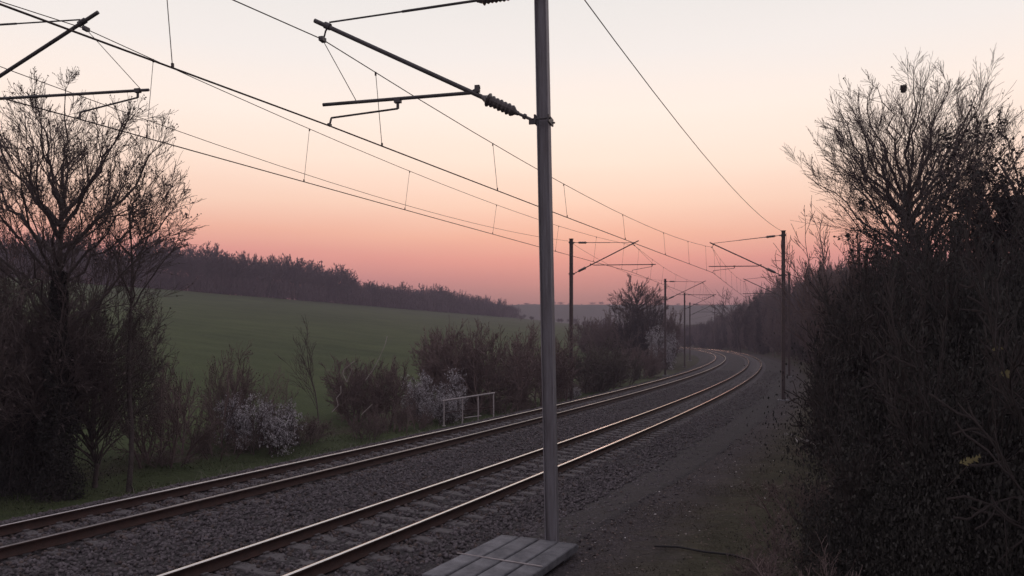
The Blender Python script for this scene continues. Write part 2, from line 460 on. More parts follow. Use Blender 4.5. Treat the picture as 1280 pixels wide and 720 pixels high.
# ------------------------------------------------------------------ overhead line masts
def lerp(a, b, t): return tuple(x+(y-x)*t for x, y in zip(a, b))
def insulator(mb, a, b, r):
    prof = [(0, .03), (.06, .035), (.10, .05)]
    n = 7
    for k in range(n):
        t = .12+.74*k/n; w = .74/n
        rr = r*(1.0 if k in (n-1,) else .80+.05*(k % 2))
        prof += [(t, r*.62), (t+w*.45, rr), (t+w*.6, rr), (t+w*.98, r*.62)]
    prof += [(.90, .05), (.96, .035), (1, .03)]
    mb.lathe(a, b, prof, 12)
def mast(x, y, zb, ztop, rz, cf, label, group, lean=0.0, kind='R', arms=True, foot=True, wid=.10, sm='farsteel'):
    """local +X points at the track; cf: key points (u,h) with h above the rail"""
    t = thing('catenary_mast', (x, y, zb), label, 'catenary mast', group, rz)
    Ht = ztop-zb
    mb = MB()
    # I-section post
    tk = .011; w = wid
    sh = lean
    prof = [(-w, -w), (-w, w), (-w+tk, w), (-w+tk, tk/2), (w-tk, tk/2), (w-tk, w), (w, w), (w, -w), (w-tk, -w), (w-tk, -tk/2), (-w+tk, -tk/2), (-w+tk, -w)]
    V = [(a, b, 0) for a, b in prof]+[(a+sh, b, Ht) for a, b in prof]
    n = len(prof)
    F = [(i, (i+1) % n, n+(i+1) % n, n+i) for i in range(n)]
    F += [(0, 3, 2, 1)[::-1], (0, 11, 10, 3), (3, 10, 9, 4), (4, 9, 8, 7), (4, 7, 6, 5)]
    F += [tuple(n+i for i in f[::-1]) for f in F[-5:]]
    mb.add(V, F)
    mb.build('post', M[sm], t)
    cb = MB(); cb.box((sh, 0, Ht+.012), (w+.03, w+.03, .012)); cb.build('cap_plate', M[sm], t)
    if foot:
        fb = MB(); fb.box((0, 0, -.12), (.32, .32, .18), bev=.03); fb.build('foundation', M['concrete'], t)
    if not arms: return t
    q = lambda p, dy=0.0: (p[0], dy, p[1]-zb)
    att = (w+.0, cf['att']); tip = cf['tip']; cl = cf['cl']; mess = cf['mess']
    lx = lambda h: sh*(h-zb)/Ht
    att = (w+lx(att[1]), att[1])
    # brackets clamped round the post
    for hh in (cf['att'], cf['stay']):
        bb = MB()
        c = lx(hh)
        bb.box((c+w+.012, 0, hh-zb), (.012, w+.07, .06)); bb.box((c-w-.012, 0, hh-zb), (.012, w+.07, .05))
        for e in (-1, 1): bb.tube([(c-w-.05, e*(w+.045), hh-zb), (c+w+.05, e*(w+.045), hh-zb)], .014, 6)
        bb.box((c+w+.075, 0, hh-zb), (.055, .014, .035))
        bb.build('bracket', M['tube'], t)
    # diagonal bracket tube with its insulator
    a0 = (att[0]+.09, att[1]+.03); L = hypot(tip[0]-a0[0], tip[1]-a0[1])
    pA = lerp(a0, tip, .22/L); pB = lerp(a0, tip, .84/L)
    m1 = MB(); m1.lathe(q(pB), q(tip), [(0, .034), (1, .034)], 10)
    m1.lathe(q(lerp(cl, tip, -.12)), q(lerp(cl, tip, .25)), [(0, .052), (1, .052)], 10)
    bt = m1.build('bracket_tube', M['tube'], t, smooth=False)
    m2 = MB(); insulator(m2, q(pA), q(pB), .102)
    m2.lathe(q(a0), q(pA), [(0, .022), (.4, .022), (.45, .04), (.62, .04), (.66, .022), (1, .022)], 8)
    m2.build('insulator', M['insul'], bt)
    # top stay with its insulator
    s0 = (w+lx(cf['stay'])+.09, cf['stay']); s1 = (cl[0]-.02, cl[1]+.06)
    L = hypot(s1[0]-s0[0], s1[1]-s0[1])
    m3 = MB(); m3.lathe(q(lerp(s0, s1, .78/L)), q(lerp(s0, s1, .62)), [(0, .020), (1, .020)], 8)
    m3.lathe(q(lerp(s0, s1, .62)), q(s1), [(0, .014), (1, .014)], 8)
    stt = m3.build('top_stay', M['tube'], t)
    m4 = MB(); insulator(m4, q(lerp(s0, s1, .22/L)), q(lerp(s0, s1, .78/L)), .085)
    m4.lathe(q(s0), q(lerp(s0, s1, .22/L)), [(0, .018), (1, .018)], 8)
    m4.build('insulator', M['insul'], stt)
    # registration tube
    rs, re = cf['rs'], cf['re']
    m5 = MB(); m5.lathe(q(lerp(rs, re, .05)), q(re), [(0, .026), (1, .026)], 10)
    m5.tube([q((rs[0]-.02, rs[1]+.07)), q(lerp(rs, re, .055))], .02)
    m5.box((rs[0]+.02, 0, rs[1]-zb+.05), (.035, .03, .05))
    m5.build('registration_tube', M['tube'], t)
    # registration arm : drop bracket, sloping arm, hooked end that clips the contact wire
    ra, con = cf['ra'], cf['con']
    hk = (con[0]-.03*(1 if ra[0] < con[0] else -1), con[1]+.12)
    m6 = MB(); m6.tube([q((ra[0], ra[1]+.09)), q((ra[0], ra[1]-.02))], .022)
    m6.box((ra[0], 0, ra[1]+.10-zb), (.05, .035, .035))
    m6.tube([q((ra[0], ra[1]-.02)), q(hk), q((con[0], con[1]+.01))], .015)
    m6.box((con[0], 0, con[1]+.015-zb), (.02, .035, .02))
    m6.build('registration_arm', M['tube'], t)
    # messenger clamp and steady wire
    m7 = MB(); m7.tube([q(cl), q(lerp(cl, mess, .4), .015), q(lerp(cl, mess, .7), -.01), q(mess)], .014)
    m7.box(q(mess), (.035, .06, .032)); m7.build('messenger_clamp', M['tube'], t)
    e = lerp(ra, re, .55) if kind == 'R' else lerp(rs, re, .96)
    e = (e[0], re[1]+.02)
    m8 = MB(); m8.tube([q(mess), q(e)], .0065, 5); m8.build('steady_wire', M['wire'], t)
    return t

def prof(con, mess, tip, att, rs, re, ra, stay):
    cl = (mess[0]-.1, 0); sl = (tip[1]-att)/(tip[0]); cl = (cl[0], att+sl*cl[0])
    return dict(con=con, mess=mess, tip=tip, att=att, rs=(rs, att+sl*rs-.04), re=re, ra=ra, stay=stay, cl=cl)
def shift(p, dh):
    q = {}
    for k, v in p.items(): q[k] = (v[0], v[1]+dh) if isinstance(v, tuple) else v+dh
    return q
PR1 = prof((3.47, 6.29), (3.59, 7.62), (3.72, 7.92), 6.13, 1.09, (3.58, 6.62), (2.35, 6.49), 7.97)
PR = prof((3.88, 6.86), (3.93, 8.34), (4.06, 8.62), 6.64, 1.20, (4.11, 7.23), (2.68, 7.11), 8.90)
PL = prof((3.70, 6.98), (3.85, 8.58), (4.10, 8.86), 6.95, 1.18, (5.12, 7.41), (4.90, 7.31), 8.86)
wires = {'R': [], 'L': []}
def place_mast(x, y, ztop, swing, side, cf, label, **kw):
    s_, d_ = sd(x, y)
    zb = kw.pop('zb', None)
    if zb is None: zb = H(x, y)
    rz = (pi-radians(swing)) if side == 'R' else -radians(swing)
    grp = 'catenary masts along the railway'
    mast(x, y, zb, ztop, rz, cf, label, grp, kind=side, **kw)
    ux, uy = cos(rz), sin(rz)
    g = lambda k: (x+ux*cf[k][0], y+uy*cf[k][0], cf[k][1])
    wires[side].append((s_, g('con'), g('mess'), (x-ux*.15, y-uy*.15, ztop-.12)))
place_mast(.57, 11.3, 8.35, 15, 'R', PR1, 'tall grey steel mast in the foreground, standing beside the concrete planks', lean=.17, zb=.03, wid=.085, sm='steel')
place_mast(15.4, 45.4, 9.14, 15, 'R', PR, 'mast at the right-hand curve edge, holding its arm over the nearer track')
place_mast(25.5, 73.6, 9.1, 15, 'R', shift(PR, .0), 'slim mast half hidden behind another mast, in front of the right-hand hedge')
place_mast(-11.38, 15.1, 9.0, 12, 'L', PL, 'mast left of the picture edge whose arms reach in over the farther track')
place_mast(3.63, 49, 9.13, 15, 'L', shift(PL, .05), 'mast left of the tracks standing closest behind the tall foreground mast')
place_mast(15.9, 83, 9.2, 14, 'L', shift(PL, .1), 'mast left of the tracks in front of the pale blossoming bush')
place_mast(23.3, 108, 9.2, 12, 'L', shift(PL, .1), 'thin far mast right of the rounded bare tree, its arm above the hill line')
q = P(118, -8.9); place_mast(q[0], q[1], 9.2, 10, 'L', shift(PL, .1), 'shorter looking far mast tucked close left of another mast before the hill')
q = P(222, 4.3); place_mast(q[0], q[1], zt(381, q[1]), 4, 'R', shift(PR, zt(381, q[1])-9.1), 'farthest mast, its tip just showing above the right-hand hedge')
q = P(92, 4.4); place_mast(q[0], q[1], 9.1, 13, 'R', shift(PR, 0), 'mast buried behind the right-hand hedge at the curve')

# ------------------------------------------------------------------ wires
def sagline(a, b, sag, n=14):
    return [(a[0]+(b[0]-a[0])*k/n, a[1]+(b[1]-a[1])*k/n, a[2]+(b[2]-a[2])*k/n-4*sag*(k/n)*(1-k/n)) for k in range(n+1)]
def wire_mesh(mb, pts, r, n=6):
    mb.tube(pts, r, n)
DT = (.04, .17, .30, .47, .65, .80, .94)
def line(side, label):
    L = sorted(wires[side])
    cen = CEN_R if side == 'R' else CEN_L
    z0 = L[0][1][2]
    p0 = P(L[0][0]-37, cen+.2); 
    first = (L[0][0]-37, (p0[0], p0[1], z0+.05), (p0[0], p0[1], z0+1.45), None)
    pl = P(300, cen); last = (300, (pl[0], pl[1], 7.0), (pl[0], pl[1], 8.4), None)
    L = [first]+L
    if side == 'L': L.append(last)
    t = thing('overhead_line', P(0, cen, 6.5), label, 'overhead wire', 'overhead contact lines')
    o = t.location
    rel = lambda p: (p[0]-o[0], p[1]-o[1], p[2]-o[2])
    c = MB(); m = MB()
    for i, (A, B) in enumerate(zip(L[:-1], L[1:])):
        span = hypot(A[1][0]-B[1][0], A[1][1]-B[1][1])
        sag = .5*(span/36)**2 if span < 60 else 1.0
        wire_mesh(c, [rel(p) for p in sagline(A[1], B[1], .02, 8)], .0118)
        mp = sagline(A[2], B[2], sag); wire_mesh(m, [rel(p) for p in mp], .0082)
        dts = DT if i else (.10, .25, .42, .58, .72, .80, .92)
        for k in dts:
            pa = lerp(A[1], B[1], k); pm = lerp(A[2], B[2], k); pm = (pm[0], pm[1], pm[2]-4*sag*k*(1-k))
            d = MB(); d.tube([rel(pm), rel(pa)], .0058, 5)
            d.box(rel((pm[0], pm[1], pm[2]-.02)), (.014, .014, .03)); d.box(rel((pa[0], pa[1], pa[2]+.02)), (.014, .014, .03))
            d.build('dropper', M['wire'], t)
    c.build('contact_wire', M['wire'], t); m.build('messenger_wire', M['wire'], t)
line('R', 'pair of wires with droppers strung above the nearer track')
line('L', 'pair of wires with droppers strung above the farther left-hand track')
def earth(side, label, sag):
    L = sorted(wires[side]); m = MB()
    p0 = P(L[0][0]-37, 4.3 if side == 'R' else -7.8)
    tops = [(p0[0], p0[1], L[0][3][2])]+[a[3] for a in L]
    for a, b in zip(tops[:-1], tops[1:]): wire_mesh(m, sagline(a, b, sag), .009)
    o = m.build('earth_wire', M['wire']); tag(o, label, 'wire')
earth('R', 'single thin wire sloping down from picture top to the top of the right mast', .6)
earth('L', 'single thin wire sagging along the tops of the left-hand masts', .62)

# ------------------------------------------------------------------ concrete planks at the foot of the mast
def planks():
    A = (-.17, 11.5); dx, dy = (-.70, -1.50); L = hypot(dx, dy); ux, uy = dx/L, dy/L
    vx, vy = (.99, -.80); W = hypot(vx, vy); vx /= W; vy /= W
    # right angle to the plank direction
    vx, vy = (-uy, ux); rz = atan2(uy, ux)
    labs = ['concrete plank closest to the track, in the row at the mast foot', 'second concrete plank from the track, in the row beside the mast',
            'third concrete plank from the track, just left of the mast foot', 'concrete plank farthest from the track, in front of the mast foot']
    pw = .298; LL = 2.15
    vx, vy = -vx, -vy
    if vx < 0: vx, vy = -vx, -vy
    r = random.Random(2)
    for k in range(4):
        c0 = (A[0]+vx*(k+.5)*pw+ux*(LL/2-.01*k), A[1]+vy*(k+.5)*pw+uy*(LL/2-.01*k))
        zt_ = .235-.006*k
        mb = MB(); mb.box((0, 0, 0), (LL/2, pw/2-.011, .055), bev=.012)
        o = mb.build('concrete_plank', M['concrete'], None, (c0[0], c0[1], zt_-.055+r.uniform(-.004, .004)))
        o.rotation_euler = (r.uniform(-.006, .006), r.uniform(-.006, .006), rz+r.uniform(-.008, .008))
        tag(o, labs[k], 'concrete plank', 'concrete planks at the mast foot')
    a = (A[0]+ux*1.18-vx*.05, A[1]+uy*1.18-vy*.05, .246); b = (A[0]+ux*1.22+vx*1.17, A[1]+uy*1.22+vy*1.17, .228)
    mb = MB(); mb.tube([a, lerp(a, b, .3), lerp(a, b, .62), b], .009, 6)
    tag(mb.build('cord', M['whitepaint']), 'thin pale cord lying across the concrete planks', 'cord')
    for e, lb in ((.25, 'low concrete bearer under the track-side far end of the plank row'), (1.75, 'low concrete bearer under the near end of the plank row')):
        p = (A[0]+ux*e+vx*.60, A[1]+uy*e+vy*.60, .045)
        mb = MB(); mb.box((0, 0, 0), (.1, .52, .085), bev=.01)
        o = mb.build('bearer', M['concrete'], None, p); o.rotation_euler = (0, 0, rz); tag(o, lb, 'bearer')
planks()

# ------------------------------------------------------------------ pale guard rail beside the far track
def guard_rail():
    a = (at(555, 34.6), 34.6); b = (at(617, 36.2), 36.2)
    z0 = -.75
    t = thing('guard_rail', (a[0], a[1], z0), 'white metal guard rail beside the track, in front of the pale blossoming shrub', 'guard rail')
    ha = zt(501, 34.6)-z0; hb = zt(491, 36.2)-z0
    B = (b[0]-a[0], b[1]-a[1])
    pt = lambda k, h: (B[0]*k, B[1]*k, h)
    m = MB(); m.tube([pt(-.02, ha), pt(1.02, hb)], .036, 8); m.build('top_rail', M['whitepaint'], t)
    m = MB(); m.tube([pt(0, ha*.52), pt(1, hb*.52)], .018, 8); m.build('middle_rail', M['rust'], t)
    for k in (0, .36, .68, 1):
        h = ha+(hb-ha)*k
        m = MB(); m.tube([pt(k, 0), pt(k, h-.03)], .030, 8); m.box(pt(k, .02), (.07, .07, .02)); m.build('post', M['whitepaint'], t)
    m = MB(); m.tube([(B[0]*.40, B[1]*.40-.05, ha*.28), (B[0]*.74, B[1]*.74-.05, ha*.32)], .022, 8); m.build('low_bar', M['whitepaint'], t)
guard_rail()

# ------------------------------------------------------------------ vegetation generators
class Tubes:
    def __init__(s): s.b = {}
    def add(s, key, pts, rad, n): s.b.setdefault((key, n), []).append((pts, rad))
    def mesh(s, keys):
        Vs, Fs, base = [], [], 0
        for (key, n), L in s.b.items():
            if key not in keys: continue
            by = {}
            for p, r in L: by.setdefault(len(p), []).append((p, r))
            for k, LL in by.items():
                Pp = np.array([p for p, r in LL]); Rr = np.array([r for p, r in LL])
                T = np.gradient(Pp, axis=1); T /= np.linalg.norm(T, axis=2, keepdims=True)+1e-9
                ref = np.where(np.abs(T[:, :1, 2:3]) < .85, np.array([0, 0, 1.]), np.array([1., 0, 0]))
                ref = np.broadcast_to(ref, T.shape)
                U = np.cross(T, ref); U /= np.linalg.norm(U, axis=2, keepdims=True)+1e-9
                W = np.cross(T, U)
                q = 2*np.pi*np.arange(n)/n
                V = Pp[:, :, None]+(U[:, :, None]*np.cos(q)[None, None, :, None]+W[:, :, None]*np.sin(q)[None, None, :, None])*Rr[:, :, None, None]
                nb = len(LL)
                Vs.append(V.reshape(-1, 3))
                bi = (np.arange(nb)*k*n)[:, None, None]; ii = (np.arange(k-1)*n)[None, :, None]; jj = np.arange(n)[None, None, :]
                j2 = (jj+1) % n
                f = np.stack([bi+ii+jj, bi+ii+j2, bi+ii+n+j2, bi+ii+n+jj], -1).reshape(-1, 4)+base
                Fs.append(f); base += nb*k*n
        return np.concatenate(Vs), np.concatenate(Fs)
def norm(v):
    l = sqrt(v[0]*v[0]+v[1]*v[1]+v[2]*v[2])+1e-9; return (v[0]/l, v[1]/l, v[2]/l)
def tilt(d, ang, r):
    """random direction at angle ang from d"""
    a = (r.gauss(0, 1), r.gauss(0, 1), r.gauss(0, 1))
    k = a[0]*d[0]+a[1]*d[1]+a[2]*d[2]
    p = norm((a[0]-k*d[0], a[1]-k*d[1], a[2]-k*d[2]))
    c, s_ = cos(ang), sin(ang)
    return (d[0]*c+p[0]*s_, d[1]*c+p[1]*s_, d[2]*c+p[2]*s_)
def grow(T, p, d, L, rad, lev, pr, r, tips):
    n = pr['seg'][lev]; up = pr['up'][lev]; wig = pr['wig'][lev]; mx = pr['max']
    pts = [p]; rs = [rad]; end = pr['taper'][lev]
    for k in range(n):
        d = norm((d[0]+r.gauss(0, wig), d[1]+r.gauss(0, wig), d[2]+r.gauss(0, wig)+up))
        p = (p[0]+d[0]*L/n, p[1]+d[1]*L/n, p[2]+d[2]*L/n)
        pts.append(p); rs.append(max(pr['rmin'], rad*(1-(1-end)*(k+1)/n)))
    key = 'trunk' if lev <= pr.get('tl', 1) else 'twig'
    T.add(key, pts, rs, 7 if lev == 0 else 5 if lev == 1 else 3)
    if lev == mx: tips.append((pts[-1], d)); tips.append((pts[-2], d)); return
    nc = pr['n'][lev]; st = pr['start'][lev]
    nc = max(1, int(round(nc*r.uniform(.8, 1.2))))
    for c in range(nc):
        t = st+(1-st)*(c+r.random())/nc
        t = min(t, .999); f = t*n; i = int(f); q = lerp(pts[i], pts[i+1], f-i)
        dd = norm(tuple(b-a for a, b in zip(pts[i], pts[i+1])))
        ang = radians(r.gauss(pr['ang'][lev], 8))
        if c == nc-1: ang *= .35; q = pts[-1]
        nd = tilt(dd, ang, r)
        rr = rs[i]+(rs[i+1]-rs[i])*(f-i)
        grow(T, q, nd, L*pr['ratio'][lev]*r.uniform(.75, 1.2)*(1.12-.45*(t-st)/(1-st)), max(pr['rmin'], rr*pr['rr'][lev]), lev+1, pr, r, tips)
def quads(pos, size, r, flat=0.0, aspect=1.6):
    """small leaf faces: random orientation; returns V,F"""
    n = len(pos); pos = np.asarray(pos)
    a = r.normal(size=(n, 3)); a /= np.linalg.norm(a, axis=1)[:, None]
    b = r.normal(size=(n, 3)); b -= (a*b).sum(1)[:, None]*a; b /= np.linalg.norm(b, axis=1)[:, None]
    c = np.cross(a, b)
    s_ = size*np.clip(np.exp(r.normal(0, .45, (n, 1))), .4, 1.75)
    V = np.stack([pos-a*s_*aspect*.5, pos+b*s_*.5+c*s_*.12, pos+a*s_*aspect*.5, pos-b*s_*.5+c*s_*.12], 1).reshape(-1, 3)
    F = np.arange(n*4).reshape(-1, 4)
    return V, F

def tree_meshes(name, seed, pr, height, base_dir=(0, 0, 1), L0=.45, r0=.03, extra=None, bud=0.0, budsize=.05, budmat=None, mats=None):
    """builds a bare tree of the given height; returns [(partname, mesh)]"""
    r = random.Random(seed); T = Tubes(); tips = []
    grow(T, (0, 0, -.15), norm(base_dir), height*L0, height*r0, 0, pr, r, tips)
    if extra:
        for (dr, l, rd, lev, z) in extra: grow(T, (0, 0, z), norm(dr), height*l, height*rd, lev, pr, r, tips)
    allz = np.concatenate([np.array(p)[:, 2] for L in T.b.values() for p, q in L]); f = height/np.percentile(allz, 99.7)
    for L in T.b.values():
        for i_, (p, q) in enumerate(L): L[i_] = ([(a*f, b*f, c*f) for a, b, c in p], q)
    tips = [((t[0][0]*f, t[0][1]*f, t[0][2]*f), t[1]) for t in tips]
    out = []
    mt = mats or (M['bark'], M['twig'])
    V, F = T.mesh(('trunk',)); out.append(('trunk', mesh_np(name+'_trunk', V, F, mt[0], True)))
    V, F = T.mesh(('twig',))
    mlist = [mt[1]]; Fl = [F]; mi = np.zeros(len(F), int)
    if bud > 0:
        rr = np.random.default_rng(seed)
        tp = np.array([t[0] for t in tips])
        k = int(len(tp)*bud); idx = rr.integers(0, len(tp), k)
        pos = tp[idx]+rr.normal(size=(k, 3))*budsize*.6
        V2, F2 = quads(pos, budsize, rr)
        V = np.concatenate([V, V2]); Fl.append(F2+len(V)-len(V2)); mi = np.concatenate([mi, np.ones(len(F2), int)]); mlist.append(budmat)
    out.append(('crown', mesh_np(name+'_crown', V, Fl, mlist, mi=mi)))
    return out
def dome_tree(name, seed, pr, fork, cz, rx, rz, nl, r0, bud=0, budsize=.03, mats=None, low=85, droop=0.0, skew=(0, 0), inner=.25):
    """bare tree whose limbs fan out from a short trunk and reach a rounded crown outline"""
    r = random.Random(seed); T = Tubes(); tips = []
    z0, z1 = fork
    top = cz+rz
    lead = [(0, 0, -.2)]; n = 9
    for k in range(1, n+1):
        z = z1*1.15*k/n; lead.append((lead[-1][0]+r.gauss(0, .012)*top*.5, lead[-1][1]+r.gauss(0, .012)*top*.5, z))
    T.add('trunk', lead, [r0*(1.25 if k == 0 else 1-.84*(k/n)**1.5) for k in range(n+1)], 8)
    for i in range(nl):
        f = (i+.5)/nl
        th = radians(low)*sqrt(f) if i else .05
        az = i*2.39996+r.uniform(-.3, .3)
        q = r.uniform(.86, 1.06) if r.random() > inner else r.uniform(.5, .8)
        tg = (skew[0]+rx*q*sin(th)*cos(az), skew[1]+rx*q*sin(th)*sin(az), cz+rz*q*cos(th)-droop*rz*f)
        zs = z1*1.12+(z0-z1*1.12)*f*r.uniform(.8, 1.1)
        g = min(zs/(z1*1.15), .99)*n; k = int(g); p0 = lerp(lead[k], lead[min(n, k+1)], g-k)
        w = r.uniform(.42, .62)
        p1 = (p0[0]+(tg[0]-p0[0])*w, p0[1]+(tg[1]-p0[1])*w, p0[2]+(tg[2]-p0[2])*r.uniform(.25, .45))
        pts, rs = [], []
        m = 9; L = sqrt(sum((a-b)**2 for a, b in zip(p0, tg)))
        rl = r0*(.52 if f < .4 else .40)*r.uniform(.8, 1.1)
        for j in range(m+1):
            t = j/m; a = lerp(p0, p1, t); b = lerp(p1, tg, t); c = lerp(a, b, t); jt = .018*L*min(1, t*3)
            pts.append((c[0]+r.gauss(0, jt), c[1]+r.gauss(0, jt), c[2]+r.gauss(0, jt)))
            rs.append(max(pr['rmin'], rl*(1-.84*t**.8)))
        T.add('trunk', pts, rs, 5)
        for c in range(pr['n'][1]):
            t = .22+.78*(c+r.random())/pr['n'][1]; t = min(t, .995); g = t*m; k = int(g)
            q0 = lerp(pts[k], pts[k+1], g-k); dd = norm(tuple(b-a for a, b in zip(pts[k], pts[k+1])))
            nd = tilt(dd, radians(r.gauss(27, 8)), r)
            grow(T, q0, nd, L*.42*r.uniform(.7, 1.2)*(1.15-.72*t), max(pr['rmin'], rs[k]*.5), 2, pr, r, tips)
    out = []; mt = mats or (M['bark'], M['twig'])
    V, F = T.mesh(('trunk',)); out.append(('trunk', mesh_np(name+'_trunk', V, F, mt[0], True)))
    V, F = T.mesh(('twig',)); mlist = [mt[1]]; Fl = [F]; mi = np.zeros(len(F), int)
    if bud > 0:
        rr = np.random.default_rng(seed); tp = np.array([t[0] for t in tips])
        k = int(len(tp)*bud); idx = rr.integers(0, len(tp), k); pos = tp[idx]+rr.normal(size=(k, 3))*budsize*.5
        V2, F2 = quads(pos, budsize, rr); V = np.concatenate([V, V2]); Fl.append(F2+len(V)-len(V2)); mi = np.concatenate([mi, np.zeros(len(F2), int)])
    out.append(('crown', mesh_np(name+'_crown', V, Fl, mlist, mi=mi)))
    return out
def bush_meshes(name, seed, stems, pr, spread, leaf=None, leafn=0, leafsize=.05, twig='redtwig', shell=0, lmat=None, lumps=22, hgt=1.0):
    """unit bush: radius about 1, height about 1"""
    r = random.Random(seed); rr = np.random.default_rng(seed); T = Tubes(); tips = []
    for k in range(stems):
        a = r.uniform(0, 2*pi); q = sqrt(r.random())*.55
        tl = r.uniform(.1, spread)
        d = norm((cos(a)*tl, sin(a)*tl, 1))
        grow(T, (cos(a)*q, sin(a)*q, -.05), d, hgt*r.uniform(.5, .8), .018, 0, pr, r, tips)
    V, F = T.mesh(('trunk', 'twig'))
    tip = np.array([t[0] for t in tips])
    sc = np.array([1/np.percentile(np.abs(tip[:, :2]), 97), 1/np.percentile(np.abs(tip[:, :2]), 97), 1/np.percentile(tip[:, 2], 99.5)])
    out = [('stems', mesh_np(name+'_stems', V*sc, F, M[twig]))]
    if leafn:
        ok = (np.hypot(tip[:, 0]*sc[0], tip[:, 1]*sc[1]) < 1.0) & (tip[:, 2]*sc[2] < 1.02); tip = tip[ok]
        idx = rr.integers(0, len(tip), leafn)
        pos = (tip[idx]*sc)+rr.normal(size=(leafn, 3))*leafsize*1.0
        if shell:
            # leafy lumps filling the bush volume
            lc = rr.normal(size=(lumps, 3)); lc /= np.linalg.norm(lc, axis=1)[:, None]
            lc *= rr.uniform(.35, .78, (lumps, 1)); lc[:, 2] = np.abs(lc[:, 2])*.85+.12; lc[:, 2] *= .9
            w = rr.integers(0, lumps, shell); lr = rr.uniform(.2, .36, lumps)
            v = rr.normal(size=(shell, 3)); v /= np.linalg.norm(v, axis=1)[:, None]
            pp = lc[w]+v*lr[w][:, None]*np.power(rr.random((shell, 1)), .25)
            pp = pp[(pp[:, 2] > 0) & (np.hypot(pp[:, 0], pp[:, 1]) < .97)]; pp[:, 2] /= 1.12
            lowr = rr.normal(size=(shell//3, 3))*np.array([.5, .5, .25]); lowr[:, 2] = np.abs(lowr[:, 2])
            pos = np.concatenate([pos, pp, lowr])
        V2, F2 = quads(pos, leafsize, rr)
        out.append(('foliage', mesh_np(name+'_foliage', V2, F2, lmat or M['ivy'])))
    return out
def make(name, parts, loc, label, cat, group=None, rz=0, sc=(1, 1, 1)):
    t = thing(name, loc, label, cat, group, rz); t.scale = sc
    for pn, me in parts: link(bpy.data.objects.new(pn, me), t)
    return t

PT = dict(max=4, seg=(6, 6, 5, 4, 3), up=(.02, .05, .06, .05, .03), wig=(.06, .10, .12, .13, .14), taper=(.6, .35, .35, .4, .5),
          n=(8, 8, 7, 5), start=(.5, .22, .2, .15), ang=(38, 36, 34, 32), ratio=(.95, .58, .55, .55), rr=(.55, .5, .5, .55), rmin=.0055, tl=1)
PB = dict(max=3, seg=(5, 4, 4, 3), up=(.04, .05, .05, .04), wig=(.14, .16, .18, .2), taper=(.45, .4, .4, .5),
          n=(7, 6, 5), start=(.12, .12, .1), ang=(34, 38, 38), ratio=(.6, .6, .6), rr=(.6, .6, .6), rmin=.0042, tl=0)
def pv(base, **k): q = dict(base); q.update(k); return q

# --- tall bare tree left, with its ivy
xl, yl = -10.7, 18.9
hL = H(xl, yl)
TL = dome_tree('left_tree', 11, pv(PT, n=(0, 10, 6, 5), rmin=.0042, seg=(6, 6, 5, 4, 3), ang=(42, 36, 27, 27), wig=(.06, .1, .09, .11, .12), ratio=(.9, .58, .60, .58)), (3.4, zt(285, yl)-hL), zt(250, yl)-hL, 2.8, zt(98, yl)-zt(250, yl), 26, .115, bud=.4, budsize=.024, inner=.1, low=100)
def ivy_mesh(name, seed, h, rad, n, size=.07, top=.9):
    rr = np.random.default_rng(seed)
    z = rr.uniform(0, h, n); a = rr.uniform(0, 2*np.pi, n)
    lump = .6+.4*np.sin(a*2+z*1.7)*np.sin(z*2.3+1.1)
    q = rad*(1-.55*(z/h)**2)*lump*np.power(rr.random(n), .35)
    pos = np.stack([q*np.cos(a), q*np.sin(a), z], -1)
    V, F = quads(pos, size, rr)
    return mesh_np(name, V, F, M['ivy'])
TL.append(('ivy', ivy_mesh('ivy_left', 4, 5.4, .55, 16000, .036)))
make('bare_tree', TL, (xl, yl, H(xl, yl)), 'tall leafless tree at the left picture edge, dark ivy round its trunk', 'tree')
# leaning smaller tree beside it
xs, ys = at(160, 20.2), 20.2
hS = H(xs, ys)
TS = dome_tree('leaning_tree', 23, pv(PT, n=(0, 6, 5, 3), rmin=.005), (zt(420, ys)-hS, zt(300, ys)-hS), zt(255, ys)-hS, 1.25, zt(205, ys)-zt(255, ys), 11, .065, bud=.45, budsize=.034, low=120, skew=(.35, 0))
make('bare_tree', TS, (xs, ys, H(xs, ys)), 'smaller slender tree with budding twigs, right of the tall left tree', 'tree')

